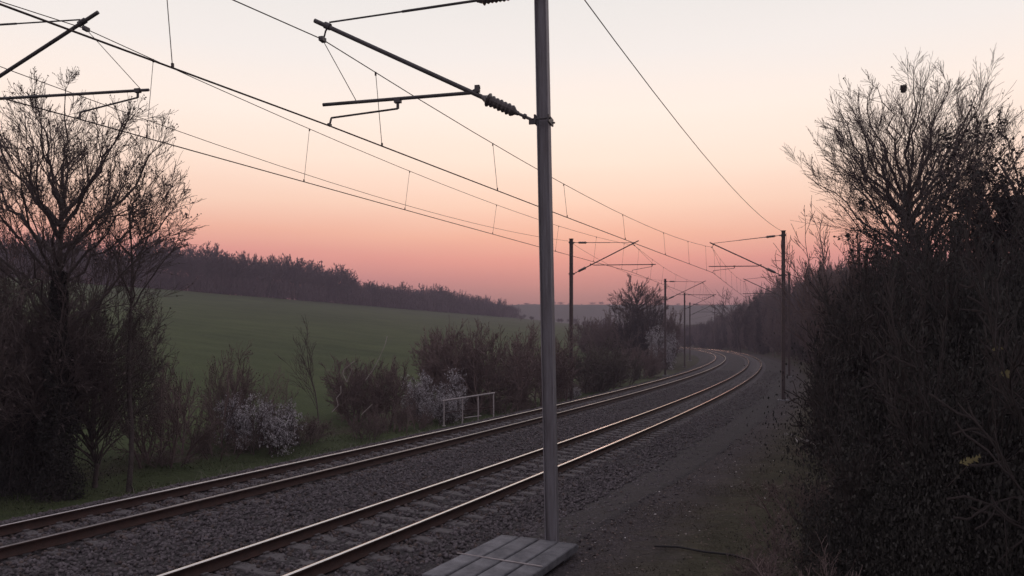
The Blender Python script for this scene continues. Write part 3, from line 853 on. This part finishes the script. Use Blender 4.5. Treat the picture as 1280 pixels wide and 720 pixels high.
# --- large bare tree right with ivy, and the nest in it
xr, yr = at(1150, 27.5), 27.5
hR = H(xr, yr)
TR = dome_tree('right_tree', 31, pv(PT, n=(0, 9, 6, 4), rmin=.0052, ang=(42, 36, 26, 26), wig=(.06, .1, .08, .10, .11), ratio=(.9, .58, .60, .58)), (zt(345, yr)-hR, zt(270, yr)-hR), zt(205, yr)-hR, 3.35, zt(92, yr)-zt(205, yr), 38, .14, bud=.06, budsize=.03, low=100, skew=(-.1, 0), inner=.08)
TR.append(('ivy', ivy_mesh('ivy_right', 8, 5.2, 1.1, 16000, .06)))
make('bare_tree', TR, (xr, yr, H(xr, yr)), 'large fan-shaped leafless tree with a nest, above the right-hand hedge', 'tree')
def nest():
    me = TR[1][1]; q = np.empty(len(me.vertices)*3, np.float32); me.vertices.foreach_get('co', q); q = q.reshape(-1, 3)+np.array([xr, yr, hR])
    e = np.hypot(640+F1*q[:, 0]/q[:, 1]-1128, HORIZ-F1*(q[:, 2]-EYE)/q[:, 1]-110)
    p = tuple(float(v) for v in q[int(np.argmin(e))]); r = random.Random(4); m = MB()
    for k in range(170):
        a = r.uniform(0, 2*pi); b = a+r.uniform(.6, 1.6); z = r.uniform(-.13, .10); q = r.uniform(.5, 1)*.12*sqrt(max(.15, 1-(z/.15)**2))
        m.tube([(q*cos(a), q*sin(a), z), (q*cos(b), q*sin(b), z+r.uniform(-.05, .05))], .008, 4)
    m.sphere((0, 0, -.02), .075, 9, sz=1.0)
    o = m.build('bird_nest', M['nest'], None, p); tag(o, 'small dark round nest high among the twigs of the right tree', 'nest')
nest()
# second right tree, denser, at the picture edge
x2, y2 = at(1275, 21), 21.0
T2 = tree_meshes('edge_tree', 37, pv(PT, n=(8, 7, 6, 5), rmin=.007), zt(135, y2)-H(x2, y2), (-.1, 0, 1), .5, .018, extra=[((-.5, 0, 1), .5, .012, 1, 2.5), ((.4, 0, 1), .5, .012, 1, 3)], bud=1.5, budsize=.05, budmat=M['ivy'])
T2.append(('ivy', ivy_mesh('ivy_edge', 9, 5.2, 1.9, 26000, .06)))
make('ivy_tree', T2, (x2, y2, H(x2, y2)), 'ivy-smothered tree filling the right picture edge', 'tree')

# --- bush variants
def bare(nm, seed, twig='redtwig', stems=15, leafn=0, lmat=None, ls=.03, prm=None):
    return bush_meshes(nm, seed, stems, prm or PB, .9, leafn=leafn, leafsize=ls, twig=twig, lmat=lmat)
BB = [bare('bare_bush_%d' % k, 40+k, 'redtwig', 16, 5000, M['brownleaf'], .012) for k in range(3)]
DB = [bare('dark_bush_%d' % k, 50+k, 'hedgestem', 18, 9000, M['ivy'], .010) for k in range(3)]
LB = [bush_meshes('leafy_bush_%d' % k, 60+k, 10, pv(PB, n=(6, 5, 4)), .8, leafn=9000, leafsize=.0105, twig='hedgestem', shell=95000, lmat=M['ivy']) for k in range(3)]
SB = [bare('sparse_bush_%d' % k, 90+k, 'redtwig', 10, 1500, M['brownleaf'], .010, pv(PB, n=(6, 5, 4), rmin=.003)) for k in range(3)]
GB = [bare('green_bush_%d' % k, 70+k, 'twig', 14, 8000, M['budleaf'], .013) for k in range(2)]
WB = [bare('blossom_bush_%d' % k, 80+k, 'twig', 15, 22000, M['blossom'], .013) for k in range(2)]
def bush(V, x, y, rad, h, label, group, name='bush', cat='bush', sink=.1):
    return make(name, V, (x, y, H(x, y)-sink), label, cat, group, rng.uniform(0, 6.28), (rad, rad, h))
def bush_px(V, sx, Y, top, rad, label, group, name='bush'):
    x = at(sx, Y); h = zt(top, Y)-H(x, Y)
    return bush(V, x, Y, rad, max(.5, h+.1), label, group, name)

FS = [dome_tree('fan_shrub_%d' % k, 200+k, pv(PT, n=(0, 9, 6, 4), rmin=.0050), (.3, 1.3), 2.9, 2.3, 2.1, 30, .07, low=105, bud=.35, budsize=.026, mats=(M['twig'], M['twig']), inner=.5) for k in range(2)]
# left-hand bushes between track and field
def fan(k, sx, Y, top, w, label):
    x = at(sx, Y); z = H(x, Y); h = (zt(top, Y)-z)/5.0
    make('shrub', FS[k], (x, Y, z), label, 'shrub', 'bushes between the far track and the field', rng.uniform(0, 6.28), (w, w, h))
fan(0, 60, 19.6, 315, 1.05, 'wide dark fan-shaped shrub spreading from the foot of the tall left tree')
fan(1, 118, 20.6, 345, .95, 'fan-shaped shrub leaning out to the right beneath the slender budding tree')
fan(1, -25, 19.0, 310, 1.1, 'dark fan-shaped shrub cut by the left picture edge')
fan(0, 15, 22.0, 320, 1.1, 'dark shrub behind the trunk of the tall left tree')
LG = 'bushes between the far track and the field'
for V, sx, Y, top, rad, lb, nm in (
    (LB[0], 10, 19.5, 420, 1.5, 'leafy evergreen shrub low in the left corner beneath the tall tree', 'bush'),
    (SB[0], 205, 24, 425, 1.8, 'loose see-through brown bush beneath the slender budding tree', 'bush'),
    (SB[1], 265, 27.5, 432, 1.7, 'pale twiggy bush in front of the green field, at its left end', 'bush'),
    (SB[2], 300, 28.5, 450, 1.6, 'low loose bush behind the grey-flecked shrub', 'bush'),
    (WB[0], 325, 27.0, 492, 1.55, 'grey-white flecked shrub on the verge, left of the bare sapling', 'blossom_bush'),
    (BB[2], 460, 34.5, 448, 1.9, 'brown bush between the bare sapling and the blossoming shrub', 'bush'),
    (WB[1], 540, 38.6, 462, 1.75, 'rounded shrub in pale blossom behind the white guard rail', 'blossom_bush'),
    (BB[0], 612, 42, 405, 2.9, 'tall brown bush rising behind the white guard rail', 'bush'),
    (BB[1], 668, 46, 408, 2.9, 'brown bush seen directly left of the foreground mast', 'bush'),
    (BB[2], 560, 44, 412, 2.2, 'brown bush just behind the rounded blossoming shrub', 'bush'),
    (GB[0], 738, 58, 424, 2.8, 'greenish bush just right of the second left mast', 'bush'),
    (GB[1], 770, 66, 436, 2.6, 'low greenish bush at the track side before the third left mast', 'bush'),
    (BB[0], 800, 80, 432, 2.4, 'low brown bush beside the third left mast', 'bush'),
    (WB[0], 828, 100, 408, 2.3, 'pale blossoming bush at the bend, behind the third left mast', 'blossom_bush'),
    (BB[1], 770, 112, 388, 4.2, 'brown thicket under the left side of the rounded bare tree', 'bush'),
    (BB[2], 820, 116, 386, 4.0, 'brown thicket under the right side of the rounded bare tree', 'bush'),
    (BB[0], 745, 120, 398, 3.5, 'sparse bush sloping down left of the rounded bare tree', 'bush'),
    (DB[1], 797, 110, 376, 3.3, 'dark ivy thicket wrapped round the foot of the rounded bare tree', 'bush'),
):
    bush_px(V, sx, Y, top, rad, lb, LG, nm)
for k in range(22):
    s0 = -5+k*2.1+rng.uniform(-.6, .6); d0 = rng.uniform(-11.2, -8.6); x, y, _ = P(s0, d0)
    bush((SB+BB[:1]+SB+WB[:1])[k % 8], x, y, rng.uniform(.8, 1.5), rng.uniform(.6, 1.5), 'low tangled scrub on the verge between the bigger bushes and the far track', 'low scrub on the far verge', 'scrub', 'scrub', .03)
xq, yq = at(400, 31), 31
make('sapling', tree_meshes('sapling', 91, pv(PT, max=3, n=(9, 5, 4), seg=(7, 5, 4, 3), start=(.25, .2, .2), ratio=(.5, .5, .5), rmin=.006, ang=(28, 30, 30)), 4.6, (-.12, 0, 1), .85, .006, mats=(M['twig'], M['twig'])),
     (xq, yq, H(xq, yq)), 'thin upright bare sapling in front of the green field', 'tree')
# a few pale bare branches in the bush right of the sapling
def pale_branch(pts, Y, label):
    m = MB(); q = [(at(a, Y), Y+.1*k, zt(b, Y)) for k, (a, b) in enumerate(pts)]
    m.tube(q, .014, 5); m.sphere(q[0], .016, 5); o = m.build('pale_branch', M['paletwig']); tag(o, label, 'branch', 'pale broken branches in the brush')
pale_branch([(415, 515), (422, 507), (419, 498), (424, 492), (423, 483)], 29.8, 'forked pale branch low in the brush by the sapling')
pale_branch([(440, 461), (433, 478), (427, 468), (428, 462), (440, 452)], 29.9, 'hooked pale branch above the brush right of the sapling')
pale_branch([(452, 518), (459, 511), (464, 506)], 30, 'short pale stick low in the brown bush')
pale_branch([(457, 475), (466, 462), (473, 448), (480, 430), (482, 420)], 30.2, 'long thin pale twig rising towards the field')
# left-hand row continuing round the bend
for k in range(26):
    s_ = 92+k*9+rng.uniform(-2, 2); d_ = rng.uniform(-17, -12.5)
    x, y, _ = P(s_, d_)
    bush(rng.choice(BB+GB), x, y, rng.uniform(2.2, 3.2), rng.uniform(1.6, 2.6)+(.8 if k > 8 else 0)*2, 'low brown bush in the far row left of the tracks', 'far bushes left of the tracks')
# rounded bare tree at the bend
xm, ym = at(797, 115), 115.0
hM = H(xm, ym)
TM = dome_tree('round_tree', 43, pv(PT, n=(0, 9, 6, 4), rmin=.014, ang=(42, 36, 28, 28)), (zt(412, ym)-hM, zt(385, ym)-hM), zt(386, ym)-hM, 4.3, zt(345, ym)-zt(386, ym), 30, .20, low=105, mats=(M['bark'], M['redtwig']))
make('bare_tree', TM, (xm, ym, H(xm, ym)), 'rounded leafless tree at the bend between the left masts', 'tree')
xw, yw = at(925, 190), 190.0
make('bare_tree', TS[:0]+tree_meshes('far_hedge_tree', 47, pv(PT, n=(7, 6, 5, 4), rmin=.035, start=(.35, .2, .2, .2)), 15.0, (-.1, 0, 1), .45, .016),
     (xw, yw, H(xw, yw)), 'thin bare tree poking above the far end of the right-hand hedge', 'tree')

# right-hand hedge, near part
RG = 'shrubs of the right-hand hedge'
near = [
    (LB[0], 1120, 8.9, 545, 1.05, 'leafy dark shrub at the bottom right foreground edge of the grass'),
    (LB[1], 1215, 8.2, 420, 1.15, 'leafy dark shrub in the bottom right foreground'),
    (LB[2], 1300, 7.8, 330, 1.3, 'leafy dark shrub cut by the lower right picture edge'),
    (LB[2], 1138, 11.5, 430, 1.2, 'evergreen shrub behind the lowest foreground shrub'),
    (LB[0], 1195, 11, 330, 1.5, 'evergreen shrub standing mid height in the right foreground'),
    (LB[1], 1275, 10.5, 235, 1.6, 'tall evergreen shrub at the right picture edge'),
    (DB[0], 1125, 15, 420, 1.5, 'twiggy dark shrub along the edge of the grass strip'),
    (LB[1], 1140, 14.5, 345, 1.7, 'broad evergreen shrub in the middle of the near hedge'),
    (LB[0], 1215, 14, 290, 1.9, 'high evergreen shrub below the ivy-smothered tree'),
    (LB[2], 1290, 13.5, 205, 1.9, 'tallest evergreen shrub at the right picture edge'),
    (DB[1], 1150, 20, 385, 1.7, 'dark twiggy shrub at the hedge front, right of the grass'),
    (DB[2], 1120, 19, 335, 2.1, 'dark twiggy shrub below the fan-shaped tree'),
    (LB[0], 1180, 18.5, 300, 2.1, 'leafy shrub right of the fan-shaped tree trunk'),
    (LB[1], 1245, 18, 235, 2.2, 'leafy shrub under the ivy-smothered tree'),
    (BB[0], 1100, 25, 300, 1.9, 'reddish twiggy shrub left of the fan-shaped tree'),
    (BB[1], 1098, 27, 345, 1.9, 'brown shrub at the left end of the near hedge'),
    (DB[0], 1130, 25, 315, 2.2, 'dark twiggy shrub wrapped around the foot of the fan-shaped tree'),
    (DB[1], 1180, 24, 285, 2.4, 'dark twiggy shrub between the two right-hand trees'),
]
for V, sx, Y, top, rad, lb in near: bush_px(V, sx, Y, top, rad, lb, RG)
# upright whippy shoots at the hedge's left end
for sx, Y, top, lb in ((1068, 26, 250, 'whippy upright bare shoots at the left end of the near hedge'), (1090, 24, 262, 'reddish upright shoots just left of the fan-shaped tree')):
    x = at(sx, Y); h = zt(top, Y)-H(x, Y)
    make('sapling', tree_meshes('shoot', int(sx), pv(PT, max=3, n=(7, 5, 4), seg=(7, 5, 4, 3), start=(.4, .2, .2), ratio=(.42, .45, .45), rmin=.008, ang=(26, 28, 30)), h, (-.15, 0, 1), .85, .006,
         extra=[((-.35, .1, 1), .7, .005, 0, .2), ((.2, .1, 1), .7, .005, 0, .2)], mats=(M['redtwig'], M['redtwig'])), (x, Y, H(x, Y)), lb, 'tree')
for k, (s0, d0) in enumerate([(-15, 8.1), (-13.4, 7.6), (-11.2, 7.5), (-9.6, 7.9), (-8, 7.3), (-6, 8.3), (-2.2, 8.2), (0, 7.2), (2.4, 7.6), (5, 7.3), (8, 7.5), (11, 7.9), (14.5, 7.8), (18, 8.2), (23, 8.0), (28, 7.8), (34, 7.7), (41, 7.6), (49, 7.8)]):
    x, y, _ = P(s0, d0)
    bush(SB[k % 3], x, y, rng.uniform(.7, 1.1), rng.uniform(.5, 1.1), 'low straggling bramble at the foot of the right-hand hedge', 'brambles at the hedge foot', 'bramble', 'bramble', .03)
# far part of the right-hand hedge, two rows round the bend
TOPS = ((0, 6.5), (30, 7.4), (45, 8.6), (70, 10.2), (100, 12.4), (150, 15.0), (200, 15.4), (250, 12.2), (280, 9.4), (320, 8.2), (900, 8.0))
def topabs(y):
    for (a, ha), (b, hb) in zip(TOPS[:-1], TOPS[1:]):
        if y <= b: return ha+(hb-ha)*(y-a)/(b-a)
    return 8
k = 0; s_ = 16.0
while s_ < 330:
    for row, (d0, fr) in enumerate(((10.8, .60), (14.2, 1.0))):
        d_ = d0-2.5*ss(25, 70, s_)+rng.uniform(-.6, .8); x, y, _ = P(s_+rng.uniform(-1, 1)+row*1.7, d_)
        h = (topabs(y)-H(x, y))*(fr+rng.uniform(-.1, .06))
        rad = max(rng.uniform(2.1, 2.8), h*.30*row)
        V = rng.choice(BB+DB[:1]) if rng.random() < .75 else rng.choice(DB)
        bush(V, x, y, rad, max(1.5, h), 'brown leafless shrub in the long hedge right of the tracks', 'long hedge right of the tracks', 'hedge_shrub', 'shrub')
    s_ += 3.3 if s_ < 120 else 4.4

# --- woodland on the ridge beyond the field
PW = pv(PT, n=(0, 6, 4, 3), seg=(5, 4, 4, 3, 2), rmin=.034)
WT = []
for k in range(6):
    q = (.34, .40, .30, .36, .44, .33)[k]
    WT.append(dome_tree('wood_tree_%d' % k, 100+k, PW, (2.4, 5.0), 6.2, q*10*.92, 3.1, 17, .19, low=100, inner=.3, mats=(M['bark'], M['forest'])))
EDGE = [(-300, -20), (-205, 110), (-145, 170), (-112, 205), (-85, 250), (-62, 290), (-40, 330), (-15, 380), (2, 420)]
def hh(sx):
    T = ((-2000, 12), (0, 12), (100, 12.5), (260, 14), (350, 13.6), (450, 12), (550, 10.4), (630, 8.2), (900, 7))
    for (a, b), (c, d) in zip(T[:-1], T[1:]):
        if sx <= c: return b+(d-b)*(sx-a)/(c-a)
    return 7
first = {}
seglen = [hypot(b[0]-a[0], b[1]-a[1]) for a, b in zip(EDGE[:-1], EDGE[1:])]
cnt = 0
und_pos = []
for i, (a, b) in enumerate(zip(EDGE[:-1], EDGE[1:])):
    tx, ty = (b[0]-a[0])/seglen[i], (b[1]-a[1])/seglen[i]; nx, ny = -ty, tx
    u = 0.0
    bump = lambda q: 1+.16*exp(-((q-372)/38)**2)-.10*exp(-((q-305)/22)**2)+.08*exp(-((q-225)/35)**2)-.10*exp(-((q-455)/16)**2)+.10*exp(-((q-540)/20)**2)
    while u < seglen[i]:
        for row in range(3):
            o = 2+row*6.5+rng.uniform(-2, 2)
            x = a[0]+tx*(u+rng.uniform(-2, 2))+nx*o; y = a[1]+ty*(u+rng.uniform(-2, 2))+ny*o
            if y < 20: continue
            sx = 640+1000*x/y
            if sx < -120: continue
            h = hh(sx)*bump(sx)*rng.uniform(.76, 1.14)*(1+.10*sin(u*.09+i*1.7)+.06*sin(u*.31))
            V = WT[cnt % 6]; cnt += 1
            make('woodland_tree', V, (x, y, H(x, y)-.2), 'leafless tree in the dark wood along the top of the green field', 'tree', 'trees of the wood above the field',
                 rng.uniform(0, 6.28), (h/10*1.05, h/10*1.05, h/10))
        for q in range(9):
            o = rng.uniform(-.5, 16)
            uu = u+rng.uniform(0, 5); x = a[0]+tx*uu+nx*o; y = a[1]+ty*uu+ny*o
            if y > 20: und_pos.append((x, y, H(x, y)))
        u += 5.2
def undergrowth():
    r = np.random.default_rng(9)
    c = np.array(und_pos); n = len(c); per = 210
    cc = np.repeat(c, per, 0); N = len(cc)
    off = r.normal(size=(N, 3))*np.array([1.5, 1.5, 0]); z0 = r.uniform(-.2, 4.6, N)
    p = cc+off; p[:, 2] += z0
    d = r.normal(size=(N, 3))*.45+np.array([0, 0, 1.0]); d *= r.uniform(.8, 2.4, (N, 1))
    w = r.normal(size=(N, 3)); w[:, 2] *= .2; w /= np.linalg.norm(w, axis=1)[:, None]; w *= r.uniform(.04, .10, (N, 1))
    V = np.stack([p-w, p+w, p+d], 1).reshape(-1, 3)
    o = link(bpy.data.objects.new('undergrowth', mesh_np('undergrowth', V, np.arange(N*3).reshape(-1, 3), M['forest'])))
    tag(o, 'dark leafless undergrowth along the foot of the ridge wood', 'undergrowth', kind='stuff')
undergrowth()
# scattered trees in the valley beyond the field, below the far hill
for k in range(16):
    Y = rng.uniform(330, 480); sx = 640+k*8+rng.uniform(-4, 4); x = at(sx, Y)
    zb = H(x, Y); h = max(3.0, zt(rng.uniform(394, 404), Y)-zb)
    make('valley_tree', WT[k % 6], (x, Y, zb-.2), 'small hazy tree in the valley below the far hill', 'tree', 'trees in the valley below the hill', rng.uniform(0, 6), (h/10*1.3, h/10*1.3, h/10))

# --- far hill
def hills():
    xs = np.arange(-760, 761, 10.0); r = np.random.default_rng(12)
    rough = np.convolve(r.normal(size=len(xs)+8), np.ones(5)/5, 'same')[4:-4]
    crest = lambda x: zt(381, 800)+2.2*sin(x*.006)+1.0*sin(x*.021+1)
    V = []
    dep = [(-230, 0.0), (-170, .22), (-100, .55), (-40, .88), (0, 1.0), (60, .95), (170, .5), (280, -.02)]
    for i, x in enumerate(xs):
        top = crest(x)+rough[i]*.7
        for (dy, k) in dep: V.append((x, 800+dy-.012*abs(x), top*k-1.2 if k > 0 else -3))
    n, k = len(xs), len(dep)
    I = np.arange(n-1)[:, None]; J = np.arange(k-1)[None, :]
    F = np.stack([I*k+J, (I+1)*k+J, (I+1)*k+J+1, I*k+J+1], -1).reshape(-1, 4)
    o = link(bpy.data.objects.new('hills', mesh_np('hills', V, F, M['hill'], True))); tag(o, kind='structure')
    for j in range(26):
        x = -30+j*11+rng.uniform(-6, 6); h = rng.uniform(1.5, 4)
        make('hilltop_tree', WT[j % 6], (x, 798, crest(x)-2.0), 'tiny tree on the crest of the far hill', 'tree', 'trees on the far hill crest', j, (h/10*2.6, h/10*2.6, h/10))
hills()

# --- grass
def grass(name, zones, m, label, hgt, wid, seed):
    r = np.random.default_rng(seed); Ps = []
    for (s0, s1, d0, d1, dens) in zones:
        n = int((s1-s0)*(d1-d0)*dens); s_ = r.uniform(s0, s1, n); d_ = r.uniform(d0, d1, n)
        cl = np.sin(s_*1.9+d_*1.1)+np.sin(d_*2.7-s_*.8)+r.normal(size=n)*.7
        k = cl > -.4; s_, d_ = s_[k], d_[k]
        a = A0+s_/R; x = CX+(R+d_)*np.cos(a); y = CY+(R+d_)*np.sin(a)
        z = np.array([H(u, v) for u, v in zip(x, y)])
        Ps.append(np.stack([x, y, z-.01], -1))
    p = np.concatenate(Ps); N = len(p)
    d = r.normal(size=(N, 3))*np.array([.32, .32, .12])+np.array([0, 0, .95]); d *= hgt*r.uniform(.4, 1.4, (N, 1))
    w = r.normal(size=(N, 3)); w[:, 2] = 0; w /= np.linalg.norm(w, axis=1)[:, None]; w *= wid
    mid = p+d*.55; tip = p+d+np.stack([d[:, 0]*.6, d[:, 1]*.6, -np.abs(d[:, 2])*.25], -1)
    V = np.stack([p-w, p+w, mid+w*.7, tip, mid-w*.7], 1).reshape(-1, 3)
    F = np.arange(N*5).reshape(-1, 5)
    o = link(bpy.data.objects.new(name, mesh_np(name, V, F, m))); tag(o, label, 'grass', kind='stuff')
grass('grass', [(-16, 8, -12, -6.9, 420), (8, 30, -11, -7.0, 120)], M['grassblade'], 'green grass on the verge beyond the farther track', .085, .0035, 21)
grass('dry_grass', [(-17, -4, 3.9, 8.6, 900), (-4, 14, 4.3, 8.4, 350), (14, 40, 4.5, 8.4, 90)], M['deadgrass'], 'short withered grass between the ballast and the right-hand hedge', .038, .0028, 22)
grass('weeds', [(-9, 16, -8.6, -6.7, 18)], M['paletwig'], 'pale dry weed stalks on the verge beyond the farther track', .30, .004, 23)

def litter():
    r = np.random.default_rng(31); n = 5200
    s_ = np.concatenate([r.uniform(-16, 6, n), r.uniform(6, 36, n//2)]); d_ = 4.0+np.abs(r.normal(0, 2.2, len(s_)))
    k = d_ < 8.6; s_, d_ = s_[k], d_[k]
    a = A0+s_/R; x = CX+(R+d_)*np.cos(a); y = CY+(R+d_)*np.sin(a); z = np.array([H(u, v) for u, v in zip(x, y)])+.012
    V, F = quads(np.stack([x, y, z], -1), .022, r)
    c = np.repeat(np.stack([x, y, z], -1), 4, 0); V[:, 2] = c[:, 2]+(V[:, 2]-c[:, 2])*.35
    mi = (r.random(len(F)) < .07).astype(int)
    o = link(bpy.data.objects.new('leaf_litter', mesh_np('leaf_litter', V, F, [M['brownleaf'], M['paleleaf']], mi=mi)))
    tag(o, 'scattered dead leaves and chips on the ground beside the hedge', 'leaf litter', kind='stuff')
litter()

# --- small things on the ground at the right
def cable():
    px = [(818, 683), (848, 684), (880, 690), (915, 694), (937, 700), (955, 712), (985, 728)]
    pts = []
    for sx, sy in px:
        Y = 10.0
        for _ in range(12):
            x = at(sx, Y); Y = (EYE-H(x, Y)-.03)/((sy-HORIZ)/F1)
        pts.append((at(sx, Y), Y, H(at(sx, Y), Y)+.035))
    m = MB(); m.tube(pts, .016, 6); tag(m.build('cable', M['cable']), 'thin black cable lying in the withered grass at the bottom right', 'cable')
cable()
def frond(sx, Y, sy, label, m_, n, L, lw, rz, tiltz, name, ground_stem):
    base = (at(sx, Y), Y, zt(sy, Y)); mb = MB()
    c, s_ = cos(rz), sin(rz)
    rr = random.Random(int(sx))
    def w(u, v, z): return (u*c-v*s_, u*s_+v*c, z+tiltz*u)
    mb.tube([w(-L/2, 0, 0), w(0, 0, .02), w(L/2, 0, 0)], L*.008, 5, 1)
    e = w(L/2, 0, 0)
    if ground_stem: mb.tube([e, (e[0]+L*.15, e[1]+L*.2, e[2]*.5+.5*(H(base[0], base[1])-base[2])), (L*.4, L*.4, H(base[0], base[1])-base[2]-.05)], .008, 5, 1)
    else: mb.tube([e, (e[0]+.06, e[1]+.25, e[2]-.10), (e[0]+.1, e[1]+.7, e[2]-.4)], .004, 5, 1)
    for k in range(n):
        u = -L/2+L*(k+.5)/n; ll = lw*(1-.6*abs(k/(n-1)-.35))*rr.uniform(.7, 1.2)
        for q in (-1, 1):
            dz = rr.uniform(-.3, .3)*lw; sk = rr.uniform(.02, .16)*L
            a = w(u, 0, .01); b = w(u+sk*.3, q*ll*.5-.12*lw, .04+dz*.5); d = w(u+sk, q*ll, dz); f = w(u+sk*.8, q*ll*.45+.1*lw, dz*.4)
            mb.add([a, b, d, f], [(0, 1, 2, 3)])
    o = mb.build(name, [m_, M['twig']], None, base); tag(o, label, 'leaves')
frond(1000, 14.6, 550, 'pale striped withered frond at the foot of the hedge', M['paleleaf'], 7, .62, .20, -.5, -.35, 'withered_frond', True)
frond(1212, 6.6, 577, 'yellowish leaf sprig in the dark right foreground shrubs', M['yellowleaf'], 6, .18, .06, .3, .3, 'leaf_sprig', False)
frond(1246, 7.6, 438, 'pale green leaf sprig, upper of two at the right picture edge', M['yellowleaf'], 4, .11, .045, .2, .2, 'leaf_sprig', False)
frond(1256, 7.2, 469, 'pale green leaf sprig, lower of two at the right picture edge', M['yellowleaf'], 5, .12, .05, 1.0, .4, 'leaf_sprig', False)
def stick():
    Y = 20.5; m = MB(); m.tube([(at(1041, Y), Y, zt(542, Y)), (at(1044, Y), Y, zt(533, Y)), (at(1047, Y), Y, zt(524, Y))], .018, 5)
    tag(m.build('pale_stick', M['paleleaf']), 'short pale broken stick upright in the hedge above the frond', 'stick')
stick()

# ------------------------------------------------------------------ haze
def haze():
    m = bpy.data.materials.new('evening_haze'); m.use_nodes = True; nt = m.node_tree
    nt.nodes.remove(nt.nodes['Principled BSDF'])
    v = nt.nodes.new('ShaderNodeVolumePrincipled'); v.inputs['Color'].default_value = (.50, .44, .54, 1)
    v.inputs['Density'].default_value = HAZE; v.inputs['Anisotropy'].default_value = .2
    nt.links.new(v.outputs['Volume'], nt.nodes['Material Output'].inputs['Volume'])
    mb = MB(); mb.box((-615, 294, 19.5), (1480, 1480, 23.5))
    o = mb.build('haze', m); tag(o, kind='stuff')
HAZE = .0011
haze()

# ------------------------------------------------------------------ dusk sky and light
SUN_AZ = radians(4)      # just right of straight ahead
SUN_EL = radians(2.0)
wd = bpy.data.worlds.new('World'); S.world = wd; wd.use_nodes = True
nt = wd.node_tree; N = nt.nodes
bg = N['Background']; bg.inputs['Strength'].default_value = 1.25
tc = N.new('ShaderNodeTexCoord')
mp = N.new('ShaderNodeMapping'); mp.inputs['Scale'].default_value = (2.2, 2.2, 16)
nt.links.new(tc.outputs['Generated'], mp.inputs['Vector'])
hz = N.new('ShaderNodeTexNoise'); hz.inputs['Scale'].default_value = 1.0; hz.inputs['Detail'].default_value = 4
nt.links.new(mp.outputs['Vector'], hz.inputs['Vector'])
sp0 = N.new('ShaderNodeSeparateXYZ'); nt.links.new(tc.outputs['Generated'], sp0.inputs[0])
hm = N.new('ShaderNodeMath'); hm.operation = 'MULTIPLY_ADD'; hm.inputs[1].default_value = .030; hm.inputs[2].default_value = -.015
nt.links.new(hz.outputs['Fac'], hm.inputs[0])
hz2 = N.new('ShaderNodeMath'); hz2.operation = 'ADD'
nt.links.new(sp0.outputs['Z'], hz2.inputs[0]); nt.links.new(hm.outputs[0], hz2.inputs[1])

def ramp(stops):
    r = N.new('ShaderNodeValToRGB'); e = r.color_ramp.elements
    r.color_ramp.interpolation = 'LINEAR'
    while len(e) < len(stops): e.new(.5)
    for q, (p, c) in zip(e, stops): q.position = p; q.color = (*c, 1)
    nt.links.new(hz2.outputs[0], r.inputs['Fac']); return r
sunw = ramp([(0, lin((146, 106, 118))), (.030, lin((160, 114, 124))), (.052, lin((179, 124, 131))), (.075, lin((207, 136, 136))), (.10, lin((229, 152, 142))),
             (.128, lin((241, 179, 156))), (.165, lin((247, 206, 183))), (.21, lin((249, 223, 205))), (.27, lin((246, 229, 217))), (.33, lin((233, 225, 220))), (.40, lin((222, 218, 215))),
             (.55, (.60, .60, .62)), (.75, (.50, .47, .52)), (1, (.45, .42, .48))])
away = ramp([(0, (.42, .35, .42)), (.08, (.52, .42, .48)), (.2, (.58, .49, .54)), (.4, (.54, .49, .54)), (1, (.45, .42, .48))])
dt = N.new('ShaderNodeVectorMath'); dt.operation = 'DOT_PRODUCT'
dt.inputs[1].default_value = (sin(SUN_AZ), cos(SUN_AZ), 0)
nt.links.new(tc.outputs['Generated'], dt.inputs[0])
mr = N.new('ShaderNodeMapRange'); mr.interpolation_type = 'SMOOTHSTEP'
mr.inputs['From Min'].default_value = -.25; mr.inputs['From Max'].default_value = .80
nt.links.new(dt.outputs['Value'], mr.inputs['Value'])
mx = N.new('ShaderNodeMix'); mx.data_type = 'RGBA'
nt.links.new(mr.outputs['Result'], mx.inputs['Factor']); nt.links.new(away.outputs['Color'], mx.inputs['A']); nt.links.new(sunw.outputs['Color'], mx.inputs['B'])
sky = N.new('ShaderNodeTexSky'); sky.sky_type = 'NISHITA'; sky.sun_disc = False
sky.sun_elevation = SUN_EL; sky.sun_rotation = SUN_AZ
sc_ = N.new('ShaderNodeVectorMath'); sc_.operation = 'SCALE'; sc_.inputs['Scale'].default_value = .006
nt.links.new(sky.outputs['Color'], sc_.inputs[0])
ad = N.new('ShaderNodeVectorMath'); ad.operation = 'ADD'
nt.links.new(mx.outputs['Result'], ad.inputs[0]); nt.links.new(sc_.outputs['Vector'], ad.inputs[1])
nt.links.new(ad.outputs['Vector'], bg.inputs['Color'])
sun = bpy.data.lights.new('Sun', 'SUN'); sun.energy = .18; sun.angle = radians(12); sun.color = (1, .62, .5)
so = bpy.data.objects.new('Sun', sun); link(so)
so.location = (0, 0, 60)
from mathutils import Vector
dv = Vector((sin(SUN_AZ)*cos(SUN_EL), cos(SUN_AZ)*cos(SUN_EL), sin(SUN_EL)))
so.rotation_euler = dv.to_track_quat('Z', 'Y').to_euler()

vs = S.view_settings
vs.view_transform = 'Standard'; vs.look = 'None'; vs.gamma = 1; vs.use_curve_mapping = False; vs.exposure = 0
S.cycles.volume_bounces = 0
S.cycles.max_bounces = 6
